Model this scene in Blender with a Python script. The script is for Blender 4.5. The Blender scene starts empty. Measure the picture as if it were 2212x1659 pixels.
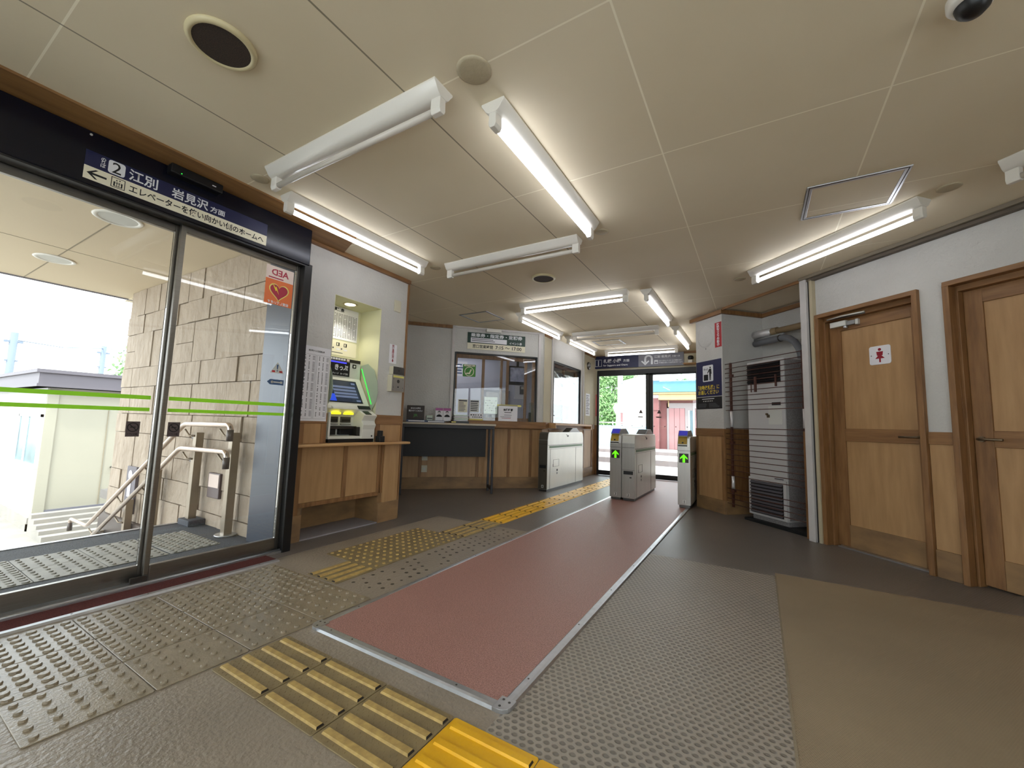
import bpy, bmesh, math, random
from math import sin, cos, pi, radians, sqrt, hypot
from mathutils import Vector, Matrix

# ------------------------------------------------------------------ camera
SC = bpy.context.scene
C = SC.collection
random.seed(7)

def lin(c):
    return tuple(((v/255)/12.92 if v/255 <= 0.04045 else ((v/255+0.055)/1.055)**2.4) for v in c)

cam_d = bpy.data.cameras.new('camera')
cam = bpy.data.objects.new('camera', cam_d)
C.objects.link(cam)
YAW, PIT, ROL = radians(30.81378), radians(5.61737), radians(1.68844)
_f = Vector((-sin(YAW)*cos(PIT), cos(YAW)*cos(PIT), sin(PIT)))
_r = Vector((cos(YAW), sin(YAW), 0))
_u = _r.cross(_f)
_r2 = _r*cos(ROL) + _u*sin(ROL)
_u2 = -_r*sin(ROL) + _u*cos(ROL)
cam.matrix_world = Matrix(((_r2.x, _u2.x, -_f.x, 0), (_r2.y, _u2.y, -_f.y, 0), (_r2.z, _u2.z, -_f.z, 0.94), (0, 0, 0, 1)))
cam_d.sensor_width = 36
cam_d.lens = 36*892.346/2212
cam_d.clip_start = 0.02
SC.camera = cam

# ------------------------------------------------------------------ world, sun, exposure
W = bpy.data.worlds.new('world')
SC.world = W
W.use_nodes = True
_bg = W.node_tree.nodes['Background']
_bg.inputs[0].default_value = (0.90, 0.96, 1.0, 1)
_bg.inputs[1].default_value = 2.6
sun_d = bpy.data.lights.new('sun', 'SUN')
sun_d.energy = 1.6
sun_d.angle = radians(3)
sun_d.color = (1.0, 0.95, 0.86)
sun = bpy.data.objects.new('sun', sun_d)
C.objects.link(sun)
sun.rotation_euler = Vector((0.25, -0.60, 0.95)).to_track_quat('Z', 'Y').to_euler()
TUBE = 4.6
SC.view_settings.view_transform = 'Standard'
SC.view_settings.look = 'None'
SC.view_settings.gamma = 1
SC.view_settings.use_curve_mapping = False
SC.view_settings.exposure = 1.1
SC.cycles.use_denoising = True
SC.cycles.max_bounces = 10
SC.cycles.diffuse_bounces = 6
SC.cycles.transparent_max_bounces = 16
SC.cycles.sample_clamp_indirect = 6

# ------------------------------------------------------------------ materials
M = {}

def mat(name, rgb, rough=0.6, metal=0.0, var=0.0, vscale=3.0, bump=0.0, bscale=60.0, stretch=(1, 1, 1), rgb2=None, emit=None, estr=0.0, coat=0.0, spec=0.5, bdist=0.01, detail=6.0):
    m = bpy.data.materials.new(name)
    m.use_nodes = True
    nt = m.node_tree
    b = nt.nodes['Principled BSDF']
    c1 = lin(rgb)
    b.inputs['Roughness'].default_value = rough
    b.inputs['Metallic'].default_value = metal
    b.inputs['Specular IOR Level'].default_value = spec
    b.inputs['Coat Weight'].default_value = coat
    b.inputs['Base Color'].default_value = (*c1, 1)
    if emit:
        b.inputs['Emission Color'].default_value = (*lin(emit), 1)
        b.inputs['Emission Strength'].default_value = estr
    if var or rgb2 or bump:
        tc = nt.nodes.new('ShaderNodeTexCoord')
        mp = nt.nodes.new('ShaderNodeMapping')
        mp.inputs['Scale'].default_value = stretch
        nt.links.new(tc.outputs['Object'], mp.inputs[0])
    if var or rgb2:
        n = nt.nodes.new('ShaderNodeTexNoise')
        n.inputs['Scale'].default_value = vscale
        n.inputs['Detail'].default_value = detail
        nt.links.new(mp.outputs[0], n.inputs['Vector'])
        r = nt.nodes.new('ShaderNodeValToRGB')
        c2 = lin(rgb2) if rgb2 else tuple(v*(1-var) for v in c1)
        r.color_ramp.elements[0].position = 0.32
        r.color_ramp.elements[1].position = 0.68
        r.color_ramp.elements[0].color = (*c2, 1)
        r.color_ramp.elements[1].color = (*c1, 1)
        nt.links.new(n.outputs[0], r.inputs[0])
        nt.links.new(r.outputs[0], b.inputs['Base Color'])
    if bump:
        n2 = nt.nodes.new('ShaderNodeTexNoise')
        n2.inputs['Scale'].default_value = bscale
        n2.inputs['Detail'].default_value = 4
        nt.links.new(mp.outputs[0], n2.inputs['Vector'])
        bp = nt.nodes.new('ShaderNodeBump')
        bp.inputs['Strength'].default_value = bump
        bp.inputs['Distance'].default_value = bdist
        nt.links.new(n2.outputs[0], bp.inputs['Height'])
        nt.links.new(bp.outputs[0], b.inputs['Normal'])
    M[name] = m
    return m

def nodes(m):
    nt = m.node_tree
    return nt, nt.nodes['Principled BSDF']

def math_node(nt, op, a, b=None):
    n = nt.nodes.new('ShaderNodeMath')
    n.operation = op
    for i, v in enumerate((a, b)):
        if v is None:
            continue
        if isinstance(v, (int, float)):
            n.inputs[i].default_value = v
        else:
            nt.links.new(v, n.inputs[i])
    return n.outputs[0]

mat('plaster', (206, 204, 200), 0.85, var=0.14, vscale=1.6, bump=0.5, bscale=45, bdist=0.012)
mat('plaster_cream', (205, 196, 172), 0.85, var=0.14, vscale=2.0, bump=0.4, bscale=45, bdist=0.01)
mat('plaster_office', (205, 207, 222), 0.85, var=0.06, vscale=2.0)
mat('niche_cream', (214, 212, 178), 0.6, var=0.04, vscale=3)
mat('wood_frame', (146, 106, 66), 0.5, rgb2=(120, 84, 50), vscale=5, stretch=(7, 7, 0.8), bump=0.1, bscale=40)
mat('wood_rail', (148, 108, 68), 0.5, rgb2=(124, 88, 54), vscale=5, stretch=(0.8, 7, 7), bump=0.1, bscale=40)
mat('wood_panel', (182, 144, 100), 0.5, rgb2=(166, 128, 86), vscale=4, stretch=(6, 6, 0.7), bump=0.08, bscale=60)
mat('wood_base', (156, 122, 82), 0.6, rgb2=(118, 92, 66), vscale=4, stretch=(1, 1, 2.2))
mat('wood_board', (150, 112, 66), 0.55, rgb2=(124, 88, 50), vscale=4, stretch=(6, 0.6, 6))
mat('wood_light', (196, 156, 110), 0.5, rgb2=(180, 138, 92), vscale=4, stretch=(0.8, 6, 6))
mat('carpet_red', (192, 144, 133), 0.38, rgb2=(138, 94, 87), vscale=210, bump=0.6, bscale=260, bdist=0.006, detail=3)
mat('carpet_dark', (112, 50, 46), 0.95, rgb2=(78, 34, 32), vscale=200, bump=0.8, bscale=260, bdist=0.006)
mat('aluminium', (196, 198, 202), 0.34, 0.9, var=0.12, vscale=30)
mat('steel', (176, 172, 166), 0.3, 0.75, var=0.10, vscale=8, stretch=(4, 4, 0.3), bump=0.03, bscale=12)
mat('steel_light', (218, 218, 212), 0.35, 0.4, var=0.08, vscale=5, stretch=(1, 1, 0.4), bump=0.04, bscale=6)
mat('steel_dark', (92, 90, 88), 0.35, 0.9)
mat('steel_brushed', (150, 146, 140), 0.33, 1.0, var=0.15, vscale=40, stretch=(0.2, 0.2, 8))
mat('black', (16, 16, 18), 0.4)
mat('black_matt', (14, 14, 14), 0.85)
mat('navy_box', (15, 17, 30), 0.22, 0.2, bump=0.02, bscale=5)
mat('navy', (16, 22, 66), 0.45)
mat('navy_poster', (24, 26, 74), 0.5)
mat('sign_grey', (122, 122, 132), 0.5)
mat('sign_cream', (232, 226, 202), 0.55)
mat('sign_green', (14, 52, 40), 0.45)
mat('paper', (232, 231, 236), 0.7, var=0.03, vscale=4)
mat('paper_grey', (206, 206, 200), 0.7)
mat('paper_yellow', (224, 214, 120), 0.7)
mat('ink', (20, 20, 22), 0.7)
mat('ink_grey', (92, 92, 98), 0.7)
mat('ink_red', (150, 26, 44), 0.7)
mat('ink_white', (226, 228, 232), 0.6)
mat('ink_yellow', (232, 204, 60), 0.6)
mat('sticker_red', (172, 28, 36), 0.6)
mat('sticker_pink', (206, 104, 104), 0.6)
mat('sticker_orange', (226, 122, 74), 0.6, spec=0.3)
mat('sticker_pale', (226, 206, 196), 0.6)
mat('sticker_green', (160, 236, 50), 0.5, spec=0.3)
mat('sticker_grey', (88, 74, 74), 0.6)
mat('heart', (170, 50, 70), 0.6)
mat('logo_green', (66, 134, 48), 0.5)
mat('lamp_white', (226, 222, 214), 0.3, coat=0.2)
mat('tube_off', (206, 200, 190), 0.25)
mat('tube_on', (255, 255, 255), 0.3, emit=(244, 247, 255), estr=TUBE)
mat('spot_on', (255, 255, 255), 0.3, emit=(255, 250, 214), estr=6)
mat('mesh_brown', (66, 50, 40), 0.8, rgb2=(28, 22, 18), vscale=260)
mat('cornice_grey', (128, 118, 102), 0.6)
mat('trim_dark', (96, 86, 74), 0.6)
mat('rim_cream', (204, 192, 152), 0.4)
mat('cover_plate', (190, 178, 150), 0.6, var=0.1, vscale=8, bump=0.3, bscale=30)
mat('tile_tan', (154, 141, 120), 0.27, rgb2=(138, 126, 106), vscale=9, bump=0.15, bscale=120)
mat('tile_olive', (146, 128, 90), 0.5, rgb2=(122, 106, 76), vscale=9, bump=0.15, bscale=120)
mat('tile_bar', (196, 166, 98), 0.5, rgb2=(166, 138, 82), vscale=40)
mat('tile_end_shade', (36, 28, 20), 0.8)  # shade of the gaps between bars, painted onto the bar ends
mat('tile_yellow', (242, 188, 18), 0.36, rgb2=(230, 172, 12), vscale=6, bump=0.1, bscale=90)
mat('tile_grey', (160, 158, 150), 0.55, rgb2=(134, 132, 126), vscale=9, bump=0.15, bscale=120)
mat('mark', (84, 74, 60), 0.45, rgb2=(56, 50, 44), vscale=60)
mat('machine_white', (214, 214, 206), 0.35)
mat('machine_grey', (150, 150, 150), 0.4, 0.3)
mat('screen_dark', (26, 28, 34), 0.2, emit=(60, 76, 100), estr=0.15)
mat('screen_bar', (120, 134, 170), 0.4, emit=(120, 140, 190), estr=0.05)
mat('screen_blue', (30, 60, 190), 0.4, emit=(40, 80, 220), estr=0.3)
mat('led_blue', (40, 40, 230), 0.4, emit=(60, 60, 255), estr=0.9)
mat('led_green', (40, 220, 60), 0.4, emit=(50, 255, 80), estr=0.5)
mat('led_lime', (110, 240, 10), 0.4, emit=(110, 250, 10), estr=0.4)
mat('led_yellow', (240, 230, 20), 0.4, emit=(255, 245, 40), estr=0.7)
mat('gate_yellow', (176, 146, 52), 0.4)
mat('gate_blue', (50, 52, 170), 0.3, emit=(60, 60, 200), estr=0.15)
mat('gate_green', (96, 130, 98), 0.45)
mat('gate_dark', (50, 48, 44), 0.4, 0.4)
mat('front_shade', (104, 98, 88), 0.35, 0.7)  # steel darkened in its colour to stand for a shaded gate front
mat('heater_white', (196, 194, 194), 0.5, var=0.05, vscale=3)
mat('heater_side', (150, 146, 146), 0.6, rgb2=(118, 114, 114), vscale=90)
mat('slat_dark', (22, 18, 20), 0.5)
mat('slat_grey', (80, 78, 84), 0.5)
mat('rod_rust', (86, 48, 36), 0.6, rgb2=(66, 34, 26), vscale=20)
mat('foil', (222, 220, 222), 0.35, 0.45, bump=0.6, bscale=60, bdist=0.006)
mat('pipe_tan', (146, 124, 92), 0.6)
mat('hose_grey', (112, 114, 120), 0.5)
mat('post_white', (206, 202, 200), 0.6, var=0.08, vscale=9)
mat('groove', (40, 38, 38), 0.8)
mat('table_dark', (44, 42, 46), 0.5)
mat('table_panel', (26, 25, 27), 0.6)
mat('table_top', (190, 178, 160), 0.45)
mat('switch_plate', (206, 200, 178), 0.5)
mat('lever', (120, 104, 84), 0.35, 0.8)
mat('marble_strip', (150, 146, 150), 0.6, var=0.1, vscale=10)
mat('asphalt_mat', (84, 88, 96), 0.8, rgb2=(54, 58, 66), vscale=110, bump=0.5, bscale=140)
mat('concrete', (150, 146, 139), 0.85, var=0.15, vscale=3, bump=0.3, bscale=30)
mat('canopy_cream', (214, 198, 170), 0.7, var=0.03, vscale=1)
mat('seam_grey', (150, 140, 120), 0.8)
mat('stone', (172, 157, 140), 0.8, rgb2=(158, 143, 126), vscale=5, bump=0.7, bscale=11, bdist=0.05, stretch=(1, 1, 0.65))
mat('stone_joint', (136, 120, 102), 0.9)
mat('jamb_steel', (66, 72, 84), 0.35, 0.15, var=0.1, vscale=2)
mat('rail_pink', (204, 188, 176), 0.25, 0.9)
mat('rail_cap', (92, 84, 80), 0.4, 0.3)
mat('post_steel', (150, 138, 122), 0.4, 0.7)
mat('shed_white', (178, 176, 173), 0.7)
mat('shed_cream', (172, 168, 152), 0.7, var=0.05, vscale=1)
mat('shed_fascia', (104, 99, 106), 0.6)
mat('shed_glass', (36, 78, 86), 0.25, rgb2=(86, 124, 128), vscale=3)
mat('pole_grey', (112, 124, 140), 0.7)
mat('leaf', (104, 148, 92), 0.7, rgb2=(150, 186, 124), vscale=2.0)
mat('bark', (84, 70, 56), 0.9)
mat('gravel', (168, 156, 146), 0.95, rgb2=(110, 100, 96), vscale=30)
mat('rail_iron', (110, 84, 70), 0.5, 0.7)
mat('platform', (214, 206, 200), 0.8, var=0.08, vscale=2)
mat('platform_face', (120, 112, 112), 0.8, var=0.2, vscale=2)
mat('barn_red', (124, 80, 80), 0.7, var=0.1, vscale=2)
mat('barn_door', (152, 114, 116), 0.7, var=0.1, vscale=2)
mat('barn_blue', (84, 136, 156), 0.6)
mat('barn_cream', (178, 160, 122), 0.6)
mat('barn_grey', (136, 130, 132), 0.7)
mat('tin_roof', (206, 214, 224), 0.5, 0.3)
mat('fence_blue', (150, 208, 232), 0.6)
mat('house_white', (246, 246, 244), 0.7)
mat('barn_glass', (90, 110, 120), 0.2)
mat('tv_black', (20, 20, 24), 0.4)
mat('monitor_face', (180, 190, 176), 0.4, emit=(200, 214, 196), estr=0.22)
mat('tv_face', (150, 152, 170), 0.3, rgb2=(40, 40, 52), vscale=7, emit=(150, 152, 170), estr=0.08)
mat('leaflet_blue', (70, 84, 116), 0.5)
mat('leaflet_white', (214, 214, 218), 0.5)
mat('pink', (168, 96, 150), 0.6)
mat('skin_print', (206, 196, 198), 0.6)
mat('board_dark', (44, 32, 26), 0.5)
mat('clear_green', (176, 190, 172), 0.2)
mat('warn_blue', (66, 92, 130), 0.6)
mat('cloth_blue', (70, 66, 160), 0.8)
mat('box_brown', (96, 80, 80), 0.4)

def glass(name, tint=(1, 1, 1), rough=0.0, k=1.0):
    m = bpy.data.materials.new(name)
    m.use_nodes = True
    nt = m.node_tree
    nt.nodes.clear()
    o = nt.nodes.new('ShaderNodeOutputMaterial')
    mx = nt.nodes.new('ShaderNodeMixShader')
    tr = nt.nodes.new('ShaderNodeBsdfTransparent')
    tr.inputs[0].default_value = (*tint, 1)
    gl = nt.nodes.new('ShaderNodeBsdfGlossy')
    gl.inputs['Roughness'].default_value = rough
    fr = nt.nodes.new('ShaderNodeFresnel')
    fr.inputs[0].default_value = 1.5
    f = math_node(nt, 'MULTIPLY', fr.outputs[0], k)
    nt.links.new(f, mx.inputs[0])
    nt.links.new(tr.outputs[0], mx.inputs[1])
    nt.links.new(gl.outputs[0], mx.inputs[2])
    nt.links.new(mx.outputs[0], o.inputs[0])
    M[name] = m
    return m, nt, gl

glass('glass', (0.97, 0.985, 0.98))
glass('glass_office', (0.96, 0.97, 0.98), k=1.0)
_m, _nt, _gl = glass('vinyl', (0.93, 0.95, 0.94), 0.05, 4.0)
_mx2 = _nt.nodes.new('ShaderNodeMixShader'); _mx2.inputs[0].default_value = 0.10
_df = _nt.nodes.new('ShaderNodeBsdfDiffuse'); _df.inputs[0].default_value = (0.86, 0.88, 0.88, 1)
_out = [n for n in _nt.nodes if n.type == 'OUTPUT_MATERIAL'][0]
_src = _out.inputs[0].links[0].from_socket
_nt.links.new(_src, _mx2.inputs[1]); _nt.links.new(_df.outputs[0], _mx2.inputs[2]); _nt.links.new(_mx2.outputs[0], _out.inputs[0])
glass('glass_dim', (0.95, 0.96, 0.96), k=0.35)
glass('wing_clear', (0.86, 0.9, 0.86), 0.05, 1.0)
mat('wing', (166, 178, 158), 0.35)

def grid_lines(nt, vec_out, axis, off, pitch, half):
    sp = nt.nodes.new('ShaderNodeSeparateXYZ')
    nt.links.new(vec_out, sp.inputs[0])
    a = math_node(nt, 'SUBTRACT', sp.outputs[axis], off-pitch/2)
    a = math_node(nt, 'DIVIDE', a, pitch)
    a = math_node(nt, 'FRACT', a)
    a = math_node(nt, 'SUBTRACT', a, 0.5)
    a = math_node(nt, 'ABSOLUTE', a)
    return math_node(nt, 'LESS_THAN', a, half/pitch)

# ceiling boards with seams every 0.905 m
m = mat('ceiling_board', (228, 216, 190), 0.7, rgb2=(219, 206, 178), vscale=0.9)
nt, b = nodes(m)
tc = nt.nodes.new('ShaderNodeTexCoord')
gx = grid_lines(nt, tc.outputs['Object'], 0, -1.30, 0.905, 0.0040)
gy = grid_lines(nt, tc.outputs['Object'], 1, 1.235, 0.905, 0.0036)
_sp = nt.nodes.new('ShaderNodeSeparateXYZ')
nt.links.new(tc.outputs['Object'], _sp.inputs[0])
_west = math_node(nt, 'LESS_THAN', _sp.outputs[0], -0.8)
_dk = math_node(nt, 'MULTIPLY', gx, _west)
_lt = math_node(nt, 'MAXIMUM', gy, math_node(nt, 'MULTIPLY', gx, math_node(nt, 'SUBTRACT', 1.0, _west)))  # cross seams are pale caulk; right-hand lengthwise ones get painted groove highlights
src = b.inputs['Base Color'].links[0].from_socket
for _fac, _k, _col in ((_lt, 0.85, (252, 244, 222)), (_dk, 0.7, (88, 76, 58))):
    mix = nt.nodes.new('ShaderNodeMix')
    mix.data_type = 'RGBA'
    nt.links.new(math_node(nt, 'MULTIPLY', _fac, _k), mix.inputs[0])
    nt.links.new(src, mix.inputs[6])
    mix.inputs[7].default_value = (*lin(_col), 1)
    src = mix.outputs[2]
nt.links.new(src, b.inputs['Base Color'])

def dimple(name, rgb, rgb2, pitch, dark, rough, radius=0.36, bumpd=0.004, var=0.08, spec=0.5):
    """rubber flooring with a staggered grid of round dimples"""
    m = mat(name, rgb, rough, rgb2=rgb2, vscale=0.8, spec=spec)
    nt, b = nodes(m)
    tc = nt.nodes.new('ShaderNodeTexCoord')
    sp = nt.nodes.new('ShaderNodeSeparateXYZ')
    nt.links.new(tc.outputs['Object'], sp.inputs[0])
    v = math_node(nt, 'DIVIDE', sp.outputs[1], pitch)
    row = math_node(nt, 'FLOOR', v)
    odd = math_node(nt, 'MULTIPLY', math_node(nt, 'MODULO', row, 2.0), 0.5)
    u = math_node(nt, 'ADD', math_node(nt, 'DIVIDE', sp.outputs[0], pitch*1.15), odd)
    fu = math_node(nt, 'SUBTRACT', math_node(nt, 'FRACT', u), 0.5)
    fv = math_node(nt, 'SUBTRACT', math_node(nt, 'FRACT', v), 0.5)
    d = math_node(nt, 'SQRT', math_node(nt, 'ADD', math_node(nt, 'MULTIPLY', fu, fu), math_node(nt, 'MULTIPLY', fv, fv)))
    mr = nt.nodes.new('ShaderNodeMapRange')
    mr.interpolation_type = 'SMOOTHSTEP'
    mr.inputs[1].default_value = radius*0.6
    mr.inputs[2].default_value = radius*1.2
    nt.links.new(d, mr.inputs[0])
    mix = nt.nodes.new('ShaderNodeMix')
    mix.data_type = 'RGBA'
    mix.blend_type = 'MULTIPLY'
    src = b.inputs['Base Color'].links[0].from_socket
    nt.links.new(math_node(nt, 'SUBTRACT', 1.0, mr.outputs[0]), mix.inputs[0])
    nt.links.new(src, mix.inputs[6])
    mix.inputs[7].default_value = (dark, dark, dark, 1)
    nt.links.new(mix.outputs[2], b.inputs['Base Color'])
    bp = nt.nodes.new('ShaderNodeBump')
    bp.inputs['Distance'].default_value = bumpd
    bp.inputs['Strength'].default_value = 0.8
    nt.links.new(mr.outputs[0], bp.inputs['Height'])
    nt.links.new(bp.outputs[0], b.inputs['Normal'])

dimple('floor_dimple', (166, 156, 144), (150, 142, 132), 0.024, 0.56, 0.45)
dimple('floor_grey', (122, 114, 108), (104, 98, 94), 0.013, 0.80, 0.38, bumpd=0.0015)
mat('floor_near', (156, 144, 129), 0.36, rgb2=(138, 127, 114), vscale=2.5, bump=0.35, bscale=60, bdist=0.012)
dimple('floor_brown', (160, 143, 118), (142, 126, 104), 0.007, 0.93, 0.62, bumpd=0.0012, spec=0.3)

# ------------------------------------------------------------------ geometry helpers
class MB:
    def __init__(self):
        self.v = []; self.f = []; self.m = []; self.ms = []; self.s = []
    def mi(self, m):
        if m not in self.ms:
            self.ms.append(m)
        return self.ms.index(m)
    def add(self, vs, fs, m, smooth=False):
        o = len(self.v); k = self.mi(m)
        self.v += [tuple(p) for p in vs]
        for f in fs:
            self.f.append(tuple(i+o for i in f)); self.m.append(k); self.s.append(smooth)
        return self
    def box(self, x0, x1, y0, y1, z0, z1, m):
        x0, x1 = min(x0, x1), max(x0, x1); y0, y1 = min(y0, y1), max(y0, y1); z0, z1 = min(z0, z1), max(z0, z1)
        vs = [(x, y, z) for z in (z0, z1) for y in (y0, y1) for x in (x0, x1)]
        return self.add(vs, [(0, 2, 3, 1), (4, 5, 7, 6), (0, 1, 5, 4), (2, 6, 7, 3), (0, 4, 6, 2), (1, 3, 7, 5)], m)
    def prism(self, poly, axis, a0, a1, m, smooth=False):
        """poly: 2D points in the two other axes (in xyz order), extruded along axis"""
        def p3(p, a):
            if axis == 0: return (a, p[0], p[1])
            if axis == 1: return (p[0], a, p[1])
            return (p[0], p[1], a)
        n = len(poly)
        vs = [p3(p, a0) for p in poly]+[p3(p, a1) for p in poly]
        fs = [(i, (i+1) % n, n+(i+1) % n, n+i) for i in range(n)]
        k = len(self.v)
        self.add(vs, fs, m, smooth)
        self.add([], [], m)
        o = len(self.v)-2*n
        kk = self.mi(m)
        self.f.append(tuple(o+i for i in range(n))[::-1]); self.m.append(kk); self.s.append(False)
        self.f.append(tuple(o+n+i for i in range(n))); self.m.append(kk); self.s.append(False)
        return self
    def tube(self, pts, r, m, n=10, caps=True, r_end=None):
        pts = [Vector(p) for p in pts]
        k = len(pts)
        rings = []
        up = None
        for i, p in enumerate(pts):
            d = (pts[min(i+1, k-1)]-pts[max(i-1, 0)]).normalized()
            if up is None:
                up = Vector((0, 0, 1)) if abs(d.z) < 0.9 else Vector((1, 0, 0))
            a = d.cross(up)
            if a.length < 1e-6:
                a = d.orthogonal()
            a.normalize(); bb = a.cross(d).normalized(); up = bb
            rr = r if r_end is None else r+(r_end-r)*i/(k-1)
            rings.append([p+a*rr*cos(2*pi*j/n)+bb*rr*sin(2*pi*j/n) for j in range(n)])
        vs = [q for ring in rings for q in ring]
        fs = [(i*n+j, i*n+(j+1) % n, (i+1)*n+(j+1) % n, (i+1)*n+j) for i in range(k-1) for j in range(n)]
        self.add(vs, fs, m, True)
        if caps:
            self.add(rings[0], [tuple(range(n))], m); self.add(rings[-1], [tuple(range(n))], m)
        return self
    def disc(self, c, r, z0, z1, m, n=24, axis=2):
        poly = [(r*cos(2*pi*i/n), r*sin(2*pi*i/n)) for i in range(n)]
        if axis == 2: poly = [(c[0]+a, c[1]+b) for a, b in poly]
        elif axis == 1: poly = [(c[0]+a, c[2]+b) for a, b in poly]
        else: poly = [(c[1]+a, c[2]+b) for a, b in poly]
        return self.prism(poly, axis, z0, z1, m, True)
    def lathe(self, prof, c, m, n=24, axis=2, smooth=True):
        vs = []
        for r, z in prof:
            for j in range(n):
                a = 2*pi*j/n
                p = (r*cos(a), r*sin(a), z)
                if axis == 1: p = (p[0], -p[2], p[1])
                if axis == 0: p = (p[2], p[0], p[1])
                vs.append((c[0]+p[0], c[1]+p[1], c[2]+p[2]))
        k = len(prof)
        fs = [(i*n+j, i*n+(j+1) % n, (i+1)*n+(j+1) % n, (i+1)*n+j) for i in range(k-1) for j in range(n)]
        return self.add(vs, fs, m, smooth)
    def build(self, name, parent=None, bevel=0.0, seg=2, loc=None, rot=None):
        me = bpy.data.meshes.new(name)
        me.from_pydata(self.v, [], self.f)
        for k in self.ms:
            me.materials.append(M[k])
        me.polygons.foreach_set('material_index', self.m)
        me.polygons.foreach_set('use_smooth', self.s)
        bm = bmesh.new(); bm.from_mesh(me)
        bmesh.ops.remove_doubles(bm, verts=bm.verts, dist=1e-6)
        bmesh.ops.recalc_face_normals(bm, faces=bm.faces)
        bm.to_mesh(me); bm.free()
        me.update()
        o = bpy.data.objects.new(name, me)
        C.objects.link(o)
        if parent: o.parent = parent
        if loc: o.location = loc
        if rot is not None: o.rotation_euler = (0, 0, rot)
        if bevel:
            bv = o.modifiers.new('edge', 'BEVEL')
            bv.width = bevel; bv.segments = seg; bv.limit_method = 'ANGLE'; bv.angle_limit = radians(35)
            bv.use_clamp_overlap = True
        return o

def bx(*a):
    return MB().box(*a)

def tag(o, label, cat, group=None, kind=None):
    o['label'] = label; o['category'] = cat
    if group: o['group'] = group
    if kind: o['kind'] = kind
    return o

def st(o, label, cat):
    return tag(o, label, cat, kind='structure')

def thing(name, label, cat, loc=(0, 0, 0), rot=0.0, group=None, kind=None):
    o = bpy.data.objects.new(name, None)
    o.empty_display_size = 0.1
    C.objects.link(o)
    o.location = loc; o.rotation_euler = (0, 0, rot)
    return tag(o, label, cat, group, kind)

class Fr:
    """a wall frame: local x runs along the wall to the viewer's right, -y points out of the wall, z is up"""
    def __init__(self, x, y, deg):
        self.x, self.y, self.a = x, y, radians(deg)
    def p(self, s, y, z):
        c, n = cos(self.a), sin(self.a)
        return (self.x+s*c-y*n, self.y+s*n+y*c, z)
    def thing(self, name, label, cat, s=0, y=0, z=0, group=None, kind=None):
        return thing(name, label, cat, self.p(s, y, z), self.a, group, kind)
    def put(self, mb, name, label, cat, bevel=0, group=None, kind=None):
        """one mesh thing whose geometry is written in the wall's own coordinates"""
        o = mb.build(name, None, bevel, loc=(self.x, self.y, 0), rot=self.a)
        return tag(o, label, cat, group, kind)
    def root(self, name, label, cat, group=None, kind=None):
        return thing(name, label, cat, (self.x, self.y, 0), self.a, group, kind)

def copy_tree(o, parent=None):
    c = o.copy(); C.objects.link(c)
    if parent: c.parent = parent
    for ch in o.children:
        copy_tree(ch, c)
    return c

def text(s, x, y, z, h, m, parent=None, width=None, name='lettering', align='CENTER', bold=0.012, mirror=False, lie=False, vert=False, space=1.0):
    """flat lettering standing in the xz plane, facing -y; h is the height of a full square character"""
    cu = bpy.data.curves.new('lettering', 'FONT')
    cu.body = s if not vert else '\n'.join(s)
    cu.align_x = align; cu.align_y = 'CENTER'
    cu.size = 1.0; cu.offset = bold+0.006
    cu.space_line = 0.78 if vert else 0.9
    cu.space_character = space
    cu.resolution_u = 2
    t = bpy.data.objects.new('lettering', cu)
    C.objects.link(t)
    dg = bpy.context.evaluated_depsgraph_get()
    me = bpy.data.meshes.new_from_object(t.evaluated_get(dg))
    bpy.data.objects.remove(t)
    xs = [v.co.x for v in me.vertices]; ys = [v.co.y for v in me.vertices]
    w = (max(xs)-min(xs)) or 1
    cy = (max(ys)+min(ys))/2
    k = h
    kx = k if width is None else width/w
    cx = {'CENTER': (max(xs)+min(xs))/2, 'LEFT': min(xs), 'RIGHT': max(xs)}[align]
    for v in me.vertices:
        a = (v.co.x-cx)*kx*(-1 if mirror else 1); bq = (v.co.y-cy)*k
        v.co = (a+x, y, bq+z)
    me.materials.clear(); me.materials.append(M[m])
    o = bpy.data.objects.new(name, me)
    C.objects.link(o)
    if parent: o.parent = parent
    return o

def ruled(mb, x0, x1, z0, z1, n, y, m, frac=0.45, seed=1, cols=1, gap=0.02):
    """rows of short dashes: print too small to read"""
    rnd = random.Random(seed)
    dz = (z1-z0)/n
    cw = (x1-x0)/cols
    for c in range(cols):
        for i in range(n):
            zc = z0+dz*(i+0.5)
            xe = x0+cw*c+cw*(1-gap)*rnd.uniform(0.6, 1.0)
            mb.box(x0+cw*c, xe, y-0.0006, y, zc-dz*frac/2, zc+dz*frac/2, m)
    return mb

def dup_mesh(o, loc, rot=0.0):
    c = o.copy(); C.objects.link(c)
    c.location = loc; c.rotation_euler = (0, 0, rot)
    return c

ORD = ['first', 'second', 'third', 'fourth', 'fifth', 'sixth', 'seventh', 'eighth', 'ninth', 'tenth', 'eleventh', 'twelfth', 'thirteenth', 'fourteenth', 'fifteenth', 'sixteenth']

H = 2.38            # ceiling height
LX = -3.06          # ticket machine wall
FL = Fr(LX, 0, 90)          # ticket machine wall: s = world y
FD = Fr(-2.97, 0, 90)       # sliding door plane: s = world y
FC = Fr(-4.29, 4.29, 45)    # diagonal ticket office wall
FP = Fr(-2.85, 0, 90)       # passage wall beyond it: s = world y
FR = Fr(2.515, 2.515, -45)  # diagonal toilet wall
FB = Fr(0, 8.1, 0)          # back wall with door

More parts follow.
